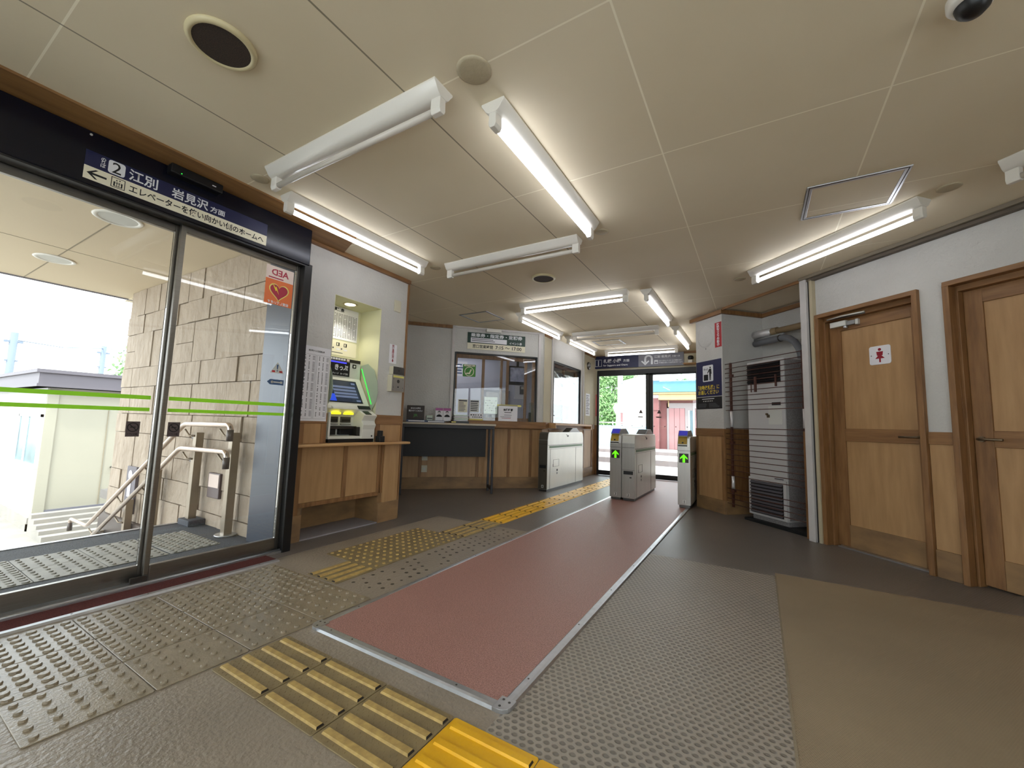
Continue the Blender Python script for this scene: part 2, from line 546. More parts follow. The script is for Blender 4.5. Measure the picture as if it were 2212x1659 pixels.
# ================================================================== ROOM SHELL
f = MB()
f.box(-2.97, -1.875, -2.6, 3.33, -0.1, 0, 'floor_near')
f.box(-1.875, -0.745, -2.6, 3.33, -0.1, 0, 'floor_near')
f.box(-0.745, 0.073, -2.6, 3.33, -0.1, 0, 'floor_dimple')
f.box(0.073, 3.3, -2.6, 3.40, -0.1, 0, 'floor_brown')
f.box(-2.97, 0.073, 3.33, 8.2, -0.1, 0, 'floor_grey')
f.box(0.073, 3.3, 3.40, 8.2, -0.1, 0, 'floor_grey')
f.box(-7.0, -2.97, 1.9, 8.2, -0.1, 0, 'floor_grey')
fl = st(f.build('floor'), 'beige and grey rubber sheet floor of the station hall', 'floor')
s = MB()
s.box(0.069, 0.077, -2.6, 3.33, 0, 0.002, 'tile_tan')
s.box(-2.97, -2.80, 1.62, 3.33, 0, 0.0015, 'floor_grey')
s.build('seam', fl)
mk = MB()
rr = random.Random(3)
for i in range(22):
    for j in range(4):
        y = 1.70+i*0.072+(j % 2)*0.036
        x = -2.05+j*0.068
        if y < 3.28 and rr.random() < 0.8:
            mk.disc((x, y), rr.uniform(0.008, 0.013), 0, 0.0012, 'mark', 10)
mo = mk.build('glue_mark', fl)
mo['kind'] = 'stuff'

c = MB()
c.box(-2.97, 3.3, -2.6, 8.2, H, H+0.1, 'ceiling_board')
c.box(-7.0, -2.97, 1.9, 8.2, H, H+0.1, 'ceiling_board')
ce = st(c.build('ceiling'), 'cream painted ceiling boards with thin seams over the hall', 'ceiling')

# ---- left: sliding door wall, ticket machine wall with niche
w = MB()
w.box(-3.09, -2.97, -2.6, -0.62, 0, H, 'plaster')
w.box(-3.09, -2.97, -0.62, 1.80, 2.10, H, 'plaster')
st(w.build('wall_left'), 'white plaster wall over and beside the glass sliding door', 'wall')
NB = 0.29   # niche depth
w = MB()
t = 0.5
w.box(1.80, 1.87, 0, 0.29, 0.27, H, 'plaster'); w.box(1.87, 2.16, 0, t, 0.27, H, 'plaster')
w.box(2.665, 2.99, 0, t, 0.27, H, 'plaster')
w.box(2.16, 2.665, 0, t, 2.0, H, 'plaster')
w.box(1.80, 1.87, 0, 0.29, 0, 0.27, 'wood_base'); w.box(1.87, 1.995, 0, t, 0, 0.27, 'wood_base')
w.box(2.75, 2.99, 0, t, 0, 0.27, 'wood_base')
w.box(2.16, 2.665, NB, t, 0.72, 2.0, 'niche_cream')
w.box(2.16, 2.665, 0.02, t, 0.27, 0.72, 'wood_panel')
w.box(1.995, 2.75, 0.30, t, 0, 0.27, 'wood_base')
o = FL.root('wall_ticket', 'white plaster wall with the ticket machine niche', 'wall', kind='structure')
w.build('plaster_block', o)
n_ = MB()
n_.box(2.16, 2.164, 0.0, NB, 0.745, 2.0, 'niche_cream')
n_.box(2.661, 2.665, 0.0, NB, 0.745, 2.0, 'niche_cream')
n_.box(2.164, 2.661, 0.0, NB, 1.996, 2.0, 'niche_cream')
n_.build('niche_lining', o)
# wainscot of the ticket wall
p = MB()
p.box(1.80, 1.965, -0.012, 0, 0, 0.905, 'wood_frame')
p.box(1.80, 2.16, -0.014, 0, 0.905, 0.99, 'wood_rail')
p.box(2.665, 2.995, -0.014, 0, 0.905, 0.995, 'wood_rail')
p.box(1.80, 2.16, -0.006, 0, 0.745, 0.905, 'wood_panel')
p.box(2.11, 2.16, -0.012, 0, 0.745, 0.905, 'wood_frame')
p.box(2.665, 2.72, -0.012, 0, 0.745, 0.905, 'wood_frame')
p.box(2.72, 2.995, -0.006, 0, 0.745, 0.905, 'wood_panel')
p.box(1.965, 2.345, -0.006, 0.02, 0.285, 0.72, 'wood_panel')
p.box(2.345, 2.385, -0.012, 0.02, 0.285, 0.72, 'wood_frame')
p.box(2.385, 2.72, -0.006, 0.02, 0.285, 0.72, 'wood_panel')
p.box(2.72, 2.745, -0.012, 0.02, 0.27, 0.72, 'wood_frame')
p.box(2.745, 2.765, -0.006, 0.0, 0.27, 0.72, 'wood_frame')
p.box(2.765, 2.79, -0.012, 0.0, 0.27, 0.72, 'wood_frame')
p.box(2.79, 2.975, -0.018, 0.0, 0.18, 0.72, 'wood_panel')
p.box(2.975, 2.995, -0.012, 0.0, 0.18, 0.72, 'wood_frame')
p.box(1.965, 2.745, -0.012, 0.3, 0.25, 0.285, 'wood_frame')
p.box(2.75, 2.995, -0.020, 0.0, 0.0, 0.18, 'wood_base')
p.box(1.80, 1.995, -0.016, 0.0, 0.0, 0.20, 'wood_base')
p.build('wainscot', o, 0.003)
q = bx(1.995, 2.75, -0.01, 0.30, 0.0, 0.010, 'marble_strip')
q.build('kick_strip', o)
# ticket shelf
sh = MB()
sh.prism([(0.0, 0.722), (-0.125, 0.722), (-0.134, 0.728), (-0.134, 0.739), (-0.125, 0.745), (0.285, 0.745), (0.285, 0.722)], 0, 2.166, 2.659, 'wood_light')
sh.prism([(0.0, 0.722), (-0.125, 0.722), (-0.134, 0.728), (-0.134, 0.739), (-0.125, 0.745), (-0.0, 0.745)], 0, 1.83, 2.166, 'wood_light')
sh.prism([(0.0, 0.722), (-0.125, 0.722), (-0.134, 0.728), (-0.134, 0.739), (-0.125, 0.745), (-0.0, 0.745)], 0, 2.659, 3.0, 'wood_light')
FL.put(sh, 'wooden_shelf', 'narrow light wood shelf in front of the ticket machine', 'shelf')
# block's far side and the hidden recess wall
w = MB()
w.box(-4.75, -3.56, 2.93, 2.99, 0, H, 'plaster')
w.box(-4.75, -4.63, 2.99, 4.1, 0, H, 'plaster')
st(w.build('wall_recess'), 'plaster return wall behind the ticket machine block', 'wall')
st(bx(2.985, 3.0, -0.016, 0.02, 0, H-0.04, 'wood_frame').build('trim_1', loc=(LX, 0, 0), rot=radians(90)), 'brown timber edge on the corner of the ticket machine wall', 'trim')
st(bx(1.80, 3.0, -0.03, 0.0, 2.345, H, 'wood_rail').build('trim_2', loc=(LX, 0, 0), rot=radians(90)), 'brown timber strip along the top of the ticket machine wall', 'trim')
# brown soffit board beside the header
sb = MB()
sb.prism([(-2.97, -2.6), (-2.695, -2.6), (-2.695, 2.05), (-3.03, 2.19), (-3.03, 1.80), (-2.97, 1.80)], 2, 2.368, H, 'wood_board')
st(sb.build('trim_3'), 'brown board on the ceiling above the dark door header', 'trim')

# ---- diagonal ticket office wall (frame FC: s along)
def office_wall(fr, name, label, s0, s1, a0, a1, thick=0.1, low='wood_panel', zb=0.93):
    o = fr.root(name, label, 'wall', kind='structure')
    w = MB()
    w.box(s0, a0, 0, thick, 0.9, H, 'plaster'); w.box(a1, s1, 0, thick, 0.9, H, 'plaster')
    w.box(a0, a1, 0, thick, 1.99, H, 'plaster')
    w.build('plaster_block', o)
    w = bx(s0, s1, 0.004, thick, 0, 0.93, low); w.build('lower_wall', o)
    return o
o = office_wall(FC, 'wall_office', 'diagonal ticket office wall with its wide counter window', -0.35, 2.036, 0.648, 1.932)
p = MB()
p.box(-0.35, 2.03, -0.012, 0.004, 0.0, 0.165, 'wood_base')
for a in (0.20, 0.56, 1.02, 1.49, 1.83):
    p.box(a, a+0.042, -0.008, 0.004, 0.165, 0.90, 'wood_frame')
p.box(-0.35, 2.03, -0.010, 0.004, 0.87, 0.95, 'wood_rail')
p.build('wainscot', o, 0.003)
p = MB()
p.box(0.600, 0.640, -0.02, 0, 0.95, H, 'post_white')
p.box(1.940, 1.975, -0.02, 0, 0.95, H, 'post_white')
p.box(0.60, 1.975, -0.02, 0, 2.35, H, 'post_white')
p.build('post', o, 0.003)
st(FC.put(bx(-0.35, 0.60, -0.025, 0, 2.335, H, 'wood_frame'), 'trim_4', 'dark timber strip above the plain wall by the ticket counter', 'trim'), 'dark timber strip above the plain wall by the ticket counter', 'trim')
# outlet plates low on the wall
for k, z in enumerate((0.40, 0.235)):
    t_ = MB(); t_.box(0.245, 0.325, -0.02, -0.012+0.016, z, z+0.095, 'switch_plate'); t_.box(0.27, 0.30, -0.022, -0.02, z+0.03, z+0.065, 'paper_grey')
    FC.put(t_, 'outlet_plate', ['upper pale outlet plate on the wood panelling behind the table', 'lower grey outlet plate near the skirting behind the table'][k], 'outlet', 0.002, group='outlets behind the table')

def pane_window(fr, name, label, s0, s1, z0, z1, muntins, sash, depth=0.06):
    o = fr.root(name, label, 'window', kind='structure')
    g = MB(); e = 0.022
    g.box(s0, s0+e, -0.004, depth, z0, z1, 'black'); g.box(s1-e, s1, -0.004, depth, z0, z1, 'black')
    g.box(s0+e, s1-e, -0.004, depth, z1-e, z1, 'black')
    g.build('outer_frame', o, 0.002)
    bx(s0+e, s1-e, 0.012, 0.016, z0, z1-e, 'glass_office').build('glass', o)
    k = MB()
    for a, b2 in muntins:
        k.box(a, b2, 0.05, 0.09, z0, z1-e, sash)
    k.box(s0+e, s1-e, 0.05, 0.09, z1-0.075, z1-e, sash)
    k.box(s0+e, s1-e, 0.05, 0.09, z0, z0+0.05, sash)
    k.build('sash', o, 0.003)
    return o
pane_window(FC, 'window_1', 'wide ticket counter window with wooden sashes behind the glass', 0.648, 1.932, 0.99, 1.992,
            [(0.67, 0.70), (1.075, 1.115), (1.36, 1.395), (1.455, 1.495), (1.745, 1.785), (1.87, 1.91)], 'wood_frame')
ct = MB()
ct.box(0.60, 2.036, -0.16, -0.022, 0.925, 0.988, 'wood_rail')
ct.box(0.60, 2.036, -0.16, -0.135, 0.89, 0.925, 'wood_rail')
FC.put(ct, 'ticket_counter', 'brown wooden ledge under the wide ticket window', 'counter', 0.004)

# ---- passage wall (frame FP: s = world y)
o = office_wall(FP, 'wall_passage', 'passage wall with the second ticket window', 5.72, 8.1, 6.09, 7.302)
p = MB()
p.box(5.74, 7.98, -0.012, 0.004, 0.0, 0.165, 'wood_base')
for a in (5.95, 6.6, 7.2, 7.46, 7.9):
    p.box(a, a+0.05, -0.008, 0.004, 0.165, 0.90, 'wood_frame')
p.box(5.74, 7.98, -0.010, 0.004, 0.88, 0.99, 'wood_rail')
p.build('wainscot', o, 0.003)
p = MB()
p.box(5.74, 5.99, -0.006, 0, 0.99, H-0.03, 'plaster_cream')
p.box(5.995, 6.035, -0.02, 0, 0.99, H, 'post_white')
p.box(7.40, 7.44, -0.02, 0, 0.99, H, 'post_white')
p.box(7.44, 7.47, -0.008, 0, 0.99, H, 'groove')
p.box(7.48, 8.1, -0.012, 0, 0.99, H-0.03, 'plaster_cream')
p.box(5.74, 5.99, -0.022, 0, 2.335, H, 'wood_frame')
p.box(7.47, 8.1, -0.03, 0, 2.335, H, 'wood_frame')
p.build('post', o, 0.003)
M['glass_office'] = M['glass_dim']
pane_window(FP, 'window_2', 'second ticket window beside the platform doors with vinyl sheet inside', 6.09, 7.302, 0.99, 1.998,
            [(6.12, 6.16), (6.62, 6.66), (7.16, 7.27)], 'wood_frame')
v = MB()
nx, nz = 40, 24
pts = []
rr = random.Random(5)
for j in range(nz+1):
    for i in range(nx+1):
        u_, w_ = i/nx, j/nz
        s_ = 6.14+u_*1.0
        z_ = 1.31+w_*0.53
        y_ = 0.036+0.004*sin(u_*5+w_*2)+0.014*sin(w_*11+u_*6)*w_*w_+0.007*sin(u_*21+w_*23)*w_+0.003*sin(w_*30+u_*9)
        pts.append((s_, y_, z_))
v.add(pts, [(j*(nx+1)+i, j*(nx+1)+i+1, (j+1)*(nx+1)+i+1, (j+1)*(nx+1)+i) for j in range(nz) for i in range(nx)], 'vinyl', True)
o = FP.root('vinyl_sheet', 'clear rippled vinyl sheet hanging behind the second ticket window', 'sheet')
vo = v.build('sheet', o)
bx(6.14, 7.14, 0.028, 0.044, 1.295, 1.315, 'clear_green').build('bottom_bar', o)
bx(6.48, 6.78, 0.024, 0.028, 1.345, 1.39, 'paper_yellow').build('yellow_label', o)
sh = MB()
sh.box(5.93, 7.56, -0.13, 0, 0.952, 0.982, 'wood_light')
sh.box(7.535, 7.56, -0.13, 0, 0.90, 0.952, 'wood_light'); sh.box(5.93, 5.955, -0.13, 0, 0.90, 0.952, 'wood_light')
FP.put(sh, 'counter_shelf', 'pale wooden shelf under the second ticket window', 'shelf', 0.003)
# small goods behind the second window
o = MB(); o.lathe([(0.0, 0.0), (0.06, 0.0), (0.065, 0.03), (0.05, 0.08), (0.02, 0.095), (0, 0.096)], (6.30, 0.14, 0.99), 'cloth_blue', 14)
FP.put(o, 'cap', 'blue cloth cap lying behind the second ticket window', 'cap')
o = MB(); o.box(6.60, 6.78, 0.024, 0.03, 0.99, 1.06, 'paper'); ruled(o, 6.62, 6.76, 1.0, 1.05, 3, 0.024, 'ink_grey')
FP.put(o, 'notice_card', 'small white card standing at the foot of the second ticket window', 'card')

# ---- right passage wall and pillar with nook, toilet wall (frame FR)
w = MB()
w.box(-0.655, -0.54, 5.72, 8.1, 0, H, 'plaster_cream')
w.box(-0.667, -0.655, 5.72, 8.1, 0, 0.95, 'wood_panel'); w.box(-0.672, -0.655, 5.72, 8.1, 0.88, 0.97, 'wood_rail')
st(w.build('wall_passage_right'), 'cream wall of the passage behind the rightmost gate', 'wall')
o = FR.root('wall_right', 'diagonal white toilet wall with two wooden doors and heater nook', 'wall', kind='structure')
w = MB()
w.box(-4.49, -4.037, 0, 0.10, 0, H, 'plaster')          # pillar face
w.box(-4.137, -4.037, 0.10, 0.68, 0, H, 'plaster')       # nook side
w.box(-4.037, -2.95, 0.58, 0.68, 0, H, 'plaster')        # nook back
w.box(-2.985, -2.90, 0.0, 0.58, 0, H, 'plaster')
w.box(-2.90, -2.862, 0, 0.12, 0, H, 'plaster')
w.box(-2.862, -2.118, 0, 0.12, 1.985, H, 'plaster')
w.box(-2.118, -1.94, 0, 0.12, 0, H, 'plaster')
w.box(-1.94, -1.20, 0, 0.12, 1.985, H, 'plaster')
w.box(-1.20, 3.6, 0, 0.12, 0, H, 'plaster')
w.box(-2.95, 0.0, 0.45, 0.5, 0, H, 'plaster')
w.build('plaster_block', o)
p = MB()
p.box(-4.50, -4.03, -0.014, 0, 0.875, 0.965, 'wood_rail')
p.box(-4.50, -4.46, -0.010, 0, 0.15, 0.875, 'wood_frame')
p.box(-4.07, -4.03, -0.010, 0, 0.15, 0.875, 'wood_frame')
p.box(-4.46, -4.07, -0.005, 0, 0.15, 0.875, 'wood_panel')
p.box(-4.50, -4.03, -0.014, 0, 0.0, 0.15, 'wood_base')
p.box(-4.037, -4.025, 0.0, 0.58, 0.15, 0.875, 'wood_frame')
p.box(-4.037, -4.022, -0.014, 0.58, 0.875, 0.965, 'wood_frame')
p.box(-4.037, -4.022, 0.0, 0.58, 0.0, 0.15, 'wood_base')
p.box(-4.03, -2.99, 0.566, 0.58, 0.0, 0.965, 'wood_frame')
p.box(-3.045, -2.985, -0.012, 0.58, 0.0, 0.955, 'wood_frame')
p.box(-2.10, -1.965, -0.014, 0, 0.89, 0.975, 'wood_rail')
p.box(-2.10, -1.965, -0.005, 0, 0.18, 0.89, 'wood_panel')
p.box(-2.10, -1.965, -0.014, 0, 0.0, 0.18, 'wood_base')
p.box(-1.18, 3.6, -0.014, 0, 0.0, 0.975, 'wood_panel')
p.build('wainscot', o, 0.003)
p = MB()
p.box(-4.56, -4.03, -0.04, 0, 2.318, 2.366, 'wood_rail')
p.box(-4.037, -4.0, -0.04, 0.58, 2.318, 2.366, 'wood_frame')
p.box(-4.0, -2.985, 0.545, 0.58, 2.318, 2.366, 'wood_rail')
p.box(-4.0, -2.985, -0.03, -0.01, 2.352, H, 'wood_rail')
p.build('picture_rail', o, 0.003)
p = MB()
p.box(-2.985, -2.925, -0.06, 0, 0, 2.352, 'post_white')
p.box(-2.925, -2.905, -0.035, 0, 0, 2.352, 'groove')
p.box(-2.905, -2.878, -0.045, 0, 0, 2.352, 'cover_plate')
p.build('corner_post', o, 0.003)
p = MB()
p.box(-2.985, 3.6, -0.07, 0, 2.352, H, 'cornice_grey')
p.box(-2.985, 3.6, -0.045, 0, 2.328, 2.352, 'trim_dark')
p.build('cornice', o, 0.003)

def toilet_door(name, label, s0, s1, hinge_left, sign_s, sign_col, female, cas=True):
    """s0..s1 outer casing edges"""
    o = FR.root(name, label, 'door', kind='structure')
    k = MB()
    k.box(s0, s0+0.035, -0.032, 0.10, 0, 1.968, 'wood_frame')
    k.box(s1-0.035, s1, -0.032, 0.10, 0, 1.968, 'wood_frame')
    k.box(s0, s1, -0.032, 0.10, 1.968, 2.002, 'wood_rail')
    k.box(s0+0.035, s0+0.05, 0.03, 0.10, 0, 1.968, 'wood_frame')
    k.box(s1-0.05, s1-0.035, 0.03, 0.10, 0, 1.968, 'wood_frame')
    k.box(s0+0.035, s1-0.035, 0.03, 0.10, 1.93, 1.968, 'wood_rail')
    k.build('door_casing', o, 0.003)
    a, b2 = s0+0.052, s1-0.052
    lf = MB()
    st_w = 0.095
    y0, y1 = 0.075, 0.112
    lf.box(a, a+st_w, y0, y1, 0.012, 1.928, 'wood_frame')
    lf.box(b2-0.055, b2, y0, y1, 0.012, 1.928, 'wood_frame')
    lf.box(a+st_w, b2-0.055, y0, y1, 1.835, 1.928, 'wood_rail')
    lf.box(a+st_w, b2-0.055, y0, y1, 0.885, 0.99, 'wood_rail')
    lf.box(a+st_w, b2-0.055, y0, y1, 0.012, 0.19, 'wood_base')
    lo = lf.build('door_leaf', o, 0.003)
    pn = MB()
    pn.box(a+st_w, b2-0.055, y0+0.012, y1-0.012, 0.99, 1.835, 'wood_panel')
    pn.box(a+st_w, b2-0.055, y0+0.012, y1-0.012, 0.19, 0.885, 'wood_panel')
    pn.build('door_panel', lo)
    h = MB()
    hs = b2-0.03 if hinge_left else a+0.04
    d = -1 if hinge_left else 1
    h.disc((hs, 0, 0.935), 0.018, y0-0.012, y0, 'lever', 14, axis=1)
    h.tube([(hs, y0-0.01, 0.935), (hs, y0-0.045, 0.935), (hs+d*0.02, y0-0.05, 0.935), (hs+d*0.12, y0-0.05, 0.933)], 0.008, 'lever', 8)
    h.build('door_handle', lo)
    return o, a, b2, y0

d1, a1_, b1_, yd = toilet_door('door_1', 'wooden panel door with the red female toilet sign', -2.877, -2.102, True, -2.437, 'ink_red', True)
bx(-2.80, -2.17, 0.03, 0.10, 0, 0.010, 'aluminium').build('threshold', d1)
# door closer
k = MB()
k.box(-2.79, -2.655, 0.035, 0.078, 1.868, 1.915, 'steel_light')
k.box(-2.655, -2.59, 0.045, 0.078, 1.868, 1.905, 'machine_grey')
k.box(-2.59, -2.565, 0.05, 0.078, 1.862, 1.91, 'steel_light')
k.lathe([(0, 0), (0.016, 0), (0.016, 0.02), (0, 0.02)], (-2.67, 0.055, 1.848), 'aluminium', 12)
k.build('closer_body', d1, 0.004)
k = MB()
k.tube([(-2.79, 0.01, 1.942), (-2.66, 0.0, 1.945), (-2.49, 0.02, 1.945)], 0.007, 'steel_light', 8)
k.tube([(-2.76, 0.012, 1.936), (-2.49, 0.03, 1.935)], 0.006, 'steel_dark', 8)
k.build('closer_arm', d1)
toilet_door('door_2', 'wooden panel door at the edge of view with a lever handle', -1.955, -1.18, False, -1.56, 'navy', False)

def toilet_sign(s, label, col, female, z=1.58):
    o = FR.root('toilet_sign', label, 'sign')
    k = MB()
    r = 0.016; w2, h2 = 0.077, 0.075
    y = yd+0.012
    poly = []
    for cx, cz, a0 in ((w2-r, h2-r, 0), (-w2+r, h2-r, 90), (-w2+r, -h2+r, 180), (w2-r, -h2+r, 270)):
        for q in range(5):
            a = radians(a0+q*22.5)
            poly.append((s+cx+r*cos(a), z+cz+r*sin(a)))
    k.prism(poly, 1, y-0.004, y, 'paper')
    k.build('plate', o)
    g = MB()
    yy = y-0.0052
    g.disc((s, 0, z+0.045), 0.0115, yy, y-0.004, col, 16, axis=1)
    if female:
        g.prism([(s-0.024, z+0.028), (s+0.024, z+0.028), (s+0.020, z-0.004), (s+0.012, z-0.004), (s+0.034, z-0.028), (s-0.034, z-0.028), (s-0.012, z-0.004), (s-0.020, z-0.004)], 1, yy, y-0.004, col)
        g.box(s-0.006, s+0.006, yy, y-0.004, z-0.058, z-0.028, col)
    else:
        g.box(s-0.022, s+0.022, yy, y-0.004, z-0.012, z+0.03, col)
        g.box(s-0.014, s-0.002, yy, y-0.004, z-0.058, z-0.012, col)
        g.box(s+0.002, s+0.014, yy, y-0.004, z-0.058, z-0.012, col)
    g.build('figure', o)
    for dx in (-0.062, 0.062):
        g = MB(); g.disc((s+dx, 0, z), 0.004, yy, y-0.004, 'steel_dark', 8, axis=1); g.build('screw', o)
toilet_sign(-2.437, 'white square plaque with a red woman figure on the toilet door', 'ink_red', True)
toilet_sign(-1.552, 'white plaque cut off at the frame edge on the second toilet door', 'navy', False)

# ---- back wall and outer closing walls
w = MB()
w.box(-7.0, -2.80, 0, 0.12, 0, H, 'plaster_cream')
w.box(-2.80, -0.90, 0, 0.12, 2.085, H, 'plaster_cream')
w.box(-0.90, 3.3, 0, 0.12, 0, H, 'plaster_cream')
FB.put(w, 'wall_back', 'cream end wall around the platform doors', 'wall', kind='structure')
st(bx(-2.93, -2.83, -0.012, 0.02, 0, 2.12, 'plaster_cream').build('trim_5', loc=(0, 8.1, 0)), 'cream post beside the platform doors', 'trim')
st(bx(-2.85, -0.66, -0.03, 0, 2.34, H, 'wood_rail').build('trim_6', loc=(0, 8.1, 0)), 'timber strip at the ceiling above the platform sign', 'trim')
st(bx(-2.85, -2.79, -0.016, 0.02, 0, 0.98, 'wood_frame').build('trim_7', loc=(0, 8.1, 0)), 'brown timber at the foot of the platform door jamb', 'trim')
w = MB()
w.box(-2.97, 3.3, -2.7, -2.6, 0, 0.35, 'plaster'); w.box(-2.97, 3.3, -2.7, -2.6, 2.25, H, 'plaster')
for a_, b_ in ((-2.97, -2.4), (-0.1, 0.3), (2.6, 3.3)): w.box(a_, b_, -2.7, -2.6, 0.35, 2.25, 'plaster')
w.box(3.3, 3.4, -2.7, -1.9, 0, H, 'plaster'); w.box(3.3, 3.4, 1.3, 2.2, 0, H, 'plaster')
w.box(3.3, 3.4, -1.9, 1.3, 0, 0.35, 'plaster'); w.box(3.3, 3.4, -1.9, 1.3, 2.25, H, 'plaster')
st(w.build('wall_front'), 'plaster walls of the waiting area behind the viewpoint', 'wall')
def added_window(name, label, horizontal, a0, a1, at):  # unseen windows added to let fill daylight into the hall
    o = st(bpy.data.objects.new(name, None), label, 'window'); C.objects.link(o)
    a = MB(); g = MB()
    def b_(mb, u0, u1, d0, d1, z0, z1, m):
        if horizontal: mb.box(u0, u1, at+d0, at+d1, z0, z1, m)
        else: mb.box(at+d0, at+d1, u0, u1, z0, z1, m)
    for u in (a0, (a0+a1)/2-0.025, a1-0.05): b_(a, u, u+0.05, -0.03, 0.03, 0.35, 2.25, 'wood_frame')
    b_(a, a0, a1, -0.03, 0.03, 0.35, 0.40, 'wood_frame'); b_(a, a0, a1, -0.03, 0.03, 2.20, 2.25, 'wood_frame')
    a.build('window_frame', o)
    b_(g, a0+0.05, a1-0.05, -0.003, 0.003, 0.40, 2.20, 'glass'); g.build('glass', o)
added_window('window_added_3', 'added unseen window for daylight behind the viewpoint, entrance side', True, -2.4, -0.1, -2.65)
added_window('window_added_4', 'added unseen window for daylight behind the viewpoint, middle of its wall', True, 0.3, 2.6, -2.65)
added_window('window_added_5', 'added unseen window for daylight in the side wall behind the viewpoint', False, -1.9, 1.3, 3.35)

# office interior
w = MB()
w.box(-1.2, 3.0, 2.6, 2.7, 0, H, 'plaster_office')
w.box(-1.3, -1.2, -0.2, 2.7, 0, H, 'plaster_office')
FC.put(w, 'wall_office_back', 'pale wall at the back of the lit ticket office', 'wall', kind='structure')
k = FC.root('door_3', 'grey steel door in the back of the ticket office', 'door', kind='structure')
bx(1.62, 2.10, 2.57, 2.6, 0, 1.62, 'paper_grey').build('door_leaf', k, 0.004)
kk = MB(); kk.box(1.58, 1.62, 2.56, 2.6, 0, 1.66, 'sign_grey'); kk.box(2.10, 2.14, 2.56, 2.6, 0, 1.66, 'sign_grey'); kk.box(1.58, 2.14, 2.56, 2.6, 1.62, 1.66, 'sign_grey')
kk.build('door_casing', k)

# ================================================================== LEFT SLIDING DOOR
o = FD.root('door_4', 'glass sliding entrance door with lime green stripes', 'door', kind='structure')
def sliding_leaf(par, s0, s1, y0, stile, sbar, tbar, z1, m, gl='glass'):
    k = MB()
    k.box(s0, s0+stile, y0, y0+0.03, sbar[0], z1, m); k.box(s1-stile, s1, y0, y0+0.03, sbar[0], z1, m)
    k.box(s0+stile, s1-stile, y0, y0+0.03, sbar[0], sbar[1], m)
    k.box(s0+stile, s1-stile, y0, y0+0.03, tbar, z1, m)
    lf = k.build('door_leaf', par, 0.003)
    bx(s0+stile, s1-stile, y0+0.012, y0+0.018, sbar[1], tbar, gl).build('glass', lf)
    return lf
lr = sliding_leaf(o, 1.014, 1.765, -0.03, 0.026, (0.018, 0.10), 2.035, 2.09, 'steel_brushed')
ll = sliding_leaf(o, -0.60, 1.028, 0.012, 0.026, (0.018, 0.10), 2.035, 2.09, 'steel_brushed')
for lf, y0, s0, s1 in ((lr, -0.0185, 1.048, 1.737), (ll, 0.0235, -0.57, 0.978)):
    k = MB()
    k.box(s0, s1, y0-0.0008, y0, 1.022, 1.044, 'sticker_green')
    k.box(s0, s1, y0-0.0008, y0, 0.955, 0.975, 'sticker_green')
    k.build('stripe', lf)
k = MB()
k.box(1.765, 1.825, -0.085, 0.03, 0, 2.10, 'black')
k.build('jamb', o, 0.003)
k = MB()
k.box(-0.62, 1.765, -0.075, 0.06, 0.0, 0.016, 'aluminium')
k.tube([(-0.62, -0.055, 0.016), (1.765, -0.055, 0.016)], 0.010, 'aluminium', 10)
k.build('sill_track', o)
k = MB()
k.box(0.955, 1.03, -0.052, -0.034, 0.004, 0.055, 'steel_dark'); k.disc((0.99, 0, 0.02), 0.006, -0.055, -0.052, 'aluminium', 10, axis=1)
k.build('floor_guide', o, 0.002)
k = MB()
k.box(-0.62, 1.80, -0.005, 0.10, 2.09, 2.11, 'black')
k.build('head_rail', o)
# header box
hd = FD.root('door_header', 'long dark navy header box over the glass sliding door', 'header')
bx(-0.62, 1.80, -0.09, 0.0, 2.085, 2.366, 'navy_box').build('cover', hd, 0.006)
bx(-0.62, 1.775, -0.086, -0.004, 2.075, 2.085, 'black').build('underside', hd)
k = MB(); k.disc((0.58, 0, 2.345), 0.006, -0.092, -0.09, 'steel_light', 8, axis=1); k.build('screw', hd)
# sensor
se = FD.root('door_sensor', 'slim black motion sensor on the header above the sign', 'sensor')
bx(0.895, 1.16, -0.15, -0.090, 2.312, 2.366, 'black').build('housing', se, 0.006)
k = MB(); k.disc((0.945, 0, 2.322), 0.003, -0.152, -0.15, 'led_green', 8, axis=1); k.build('led', se)
k = MB(); k.box(1.10, 1.12, -0.152, -0.15, 2.333, 2.338, 'paper'); k.build('mark', se)

def round_poly(x0, x1, z0, z1, r):
    out = []
    for cx, cz, a0 in ((x1-r, z1-r, 0), (x0+r, z1-r, 90), (x0+r, z0+r, 180), (x1-r, z0+r, 270)):
        for q in range(5):
            a = radians(a0+q*22.5); out.append((cx+r*cos(a), cz+r*sin(a)))
    return out

# platform 2 sign
sg = FD.root('platform_sign', 'navy and cream platform two sign on the door header', 'sign')
ys = -0.0905
bx(0.569, 1.47, ys-0.003, ys, 2.180, 2.262, 'navy').build('navy_panel', sg)
bx(0.569, 1.47, ys-0.003, ys, 2.112, 2.180, 'sign_cream').build('cream_panel', sg)
yf = ys-0.0038
k = MB(); k.prism(round_poly(0.655, 0.722, 2.187, 2.257, 0.012), 1, yf, ys-0.003, 'ink_white'); k.build('number_plate', sg)
text('2', 0.6885, yf-0.0006, 2.222, 0.082, 'ink', sg, bold=0.0)
text('のりば', 0.636, yf, 2.224, 0.022, 'ink_white', sg, vert=True)
text('江別', 0.80, yf, 2.222, 0.066, 'ink_white', sg, width=0.125)
text('岩見沢', 1.02, yf, 2.220, 0.062, 'ink_white', sg, width=0.185)
text('方面', 1.165, yf, 2.213, 0.038, 'ink_white', sg, width=0.082)
k = MB()
k.prism([(0.58, 2.146), (0.612, 2.170), (0.622, 2.170), (0.600, 2.151), (0.655, 2.151), (0.655, 2.141), (0.600, 2.141), (0.622, 2.122), (0.612, 2.122)], 1, yf, ys-0.003, 'ink')
k.build('arrow', sg)
k = MB()
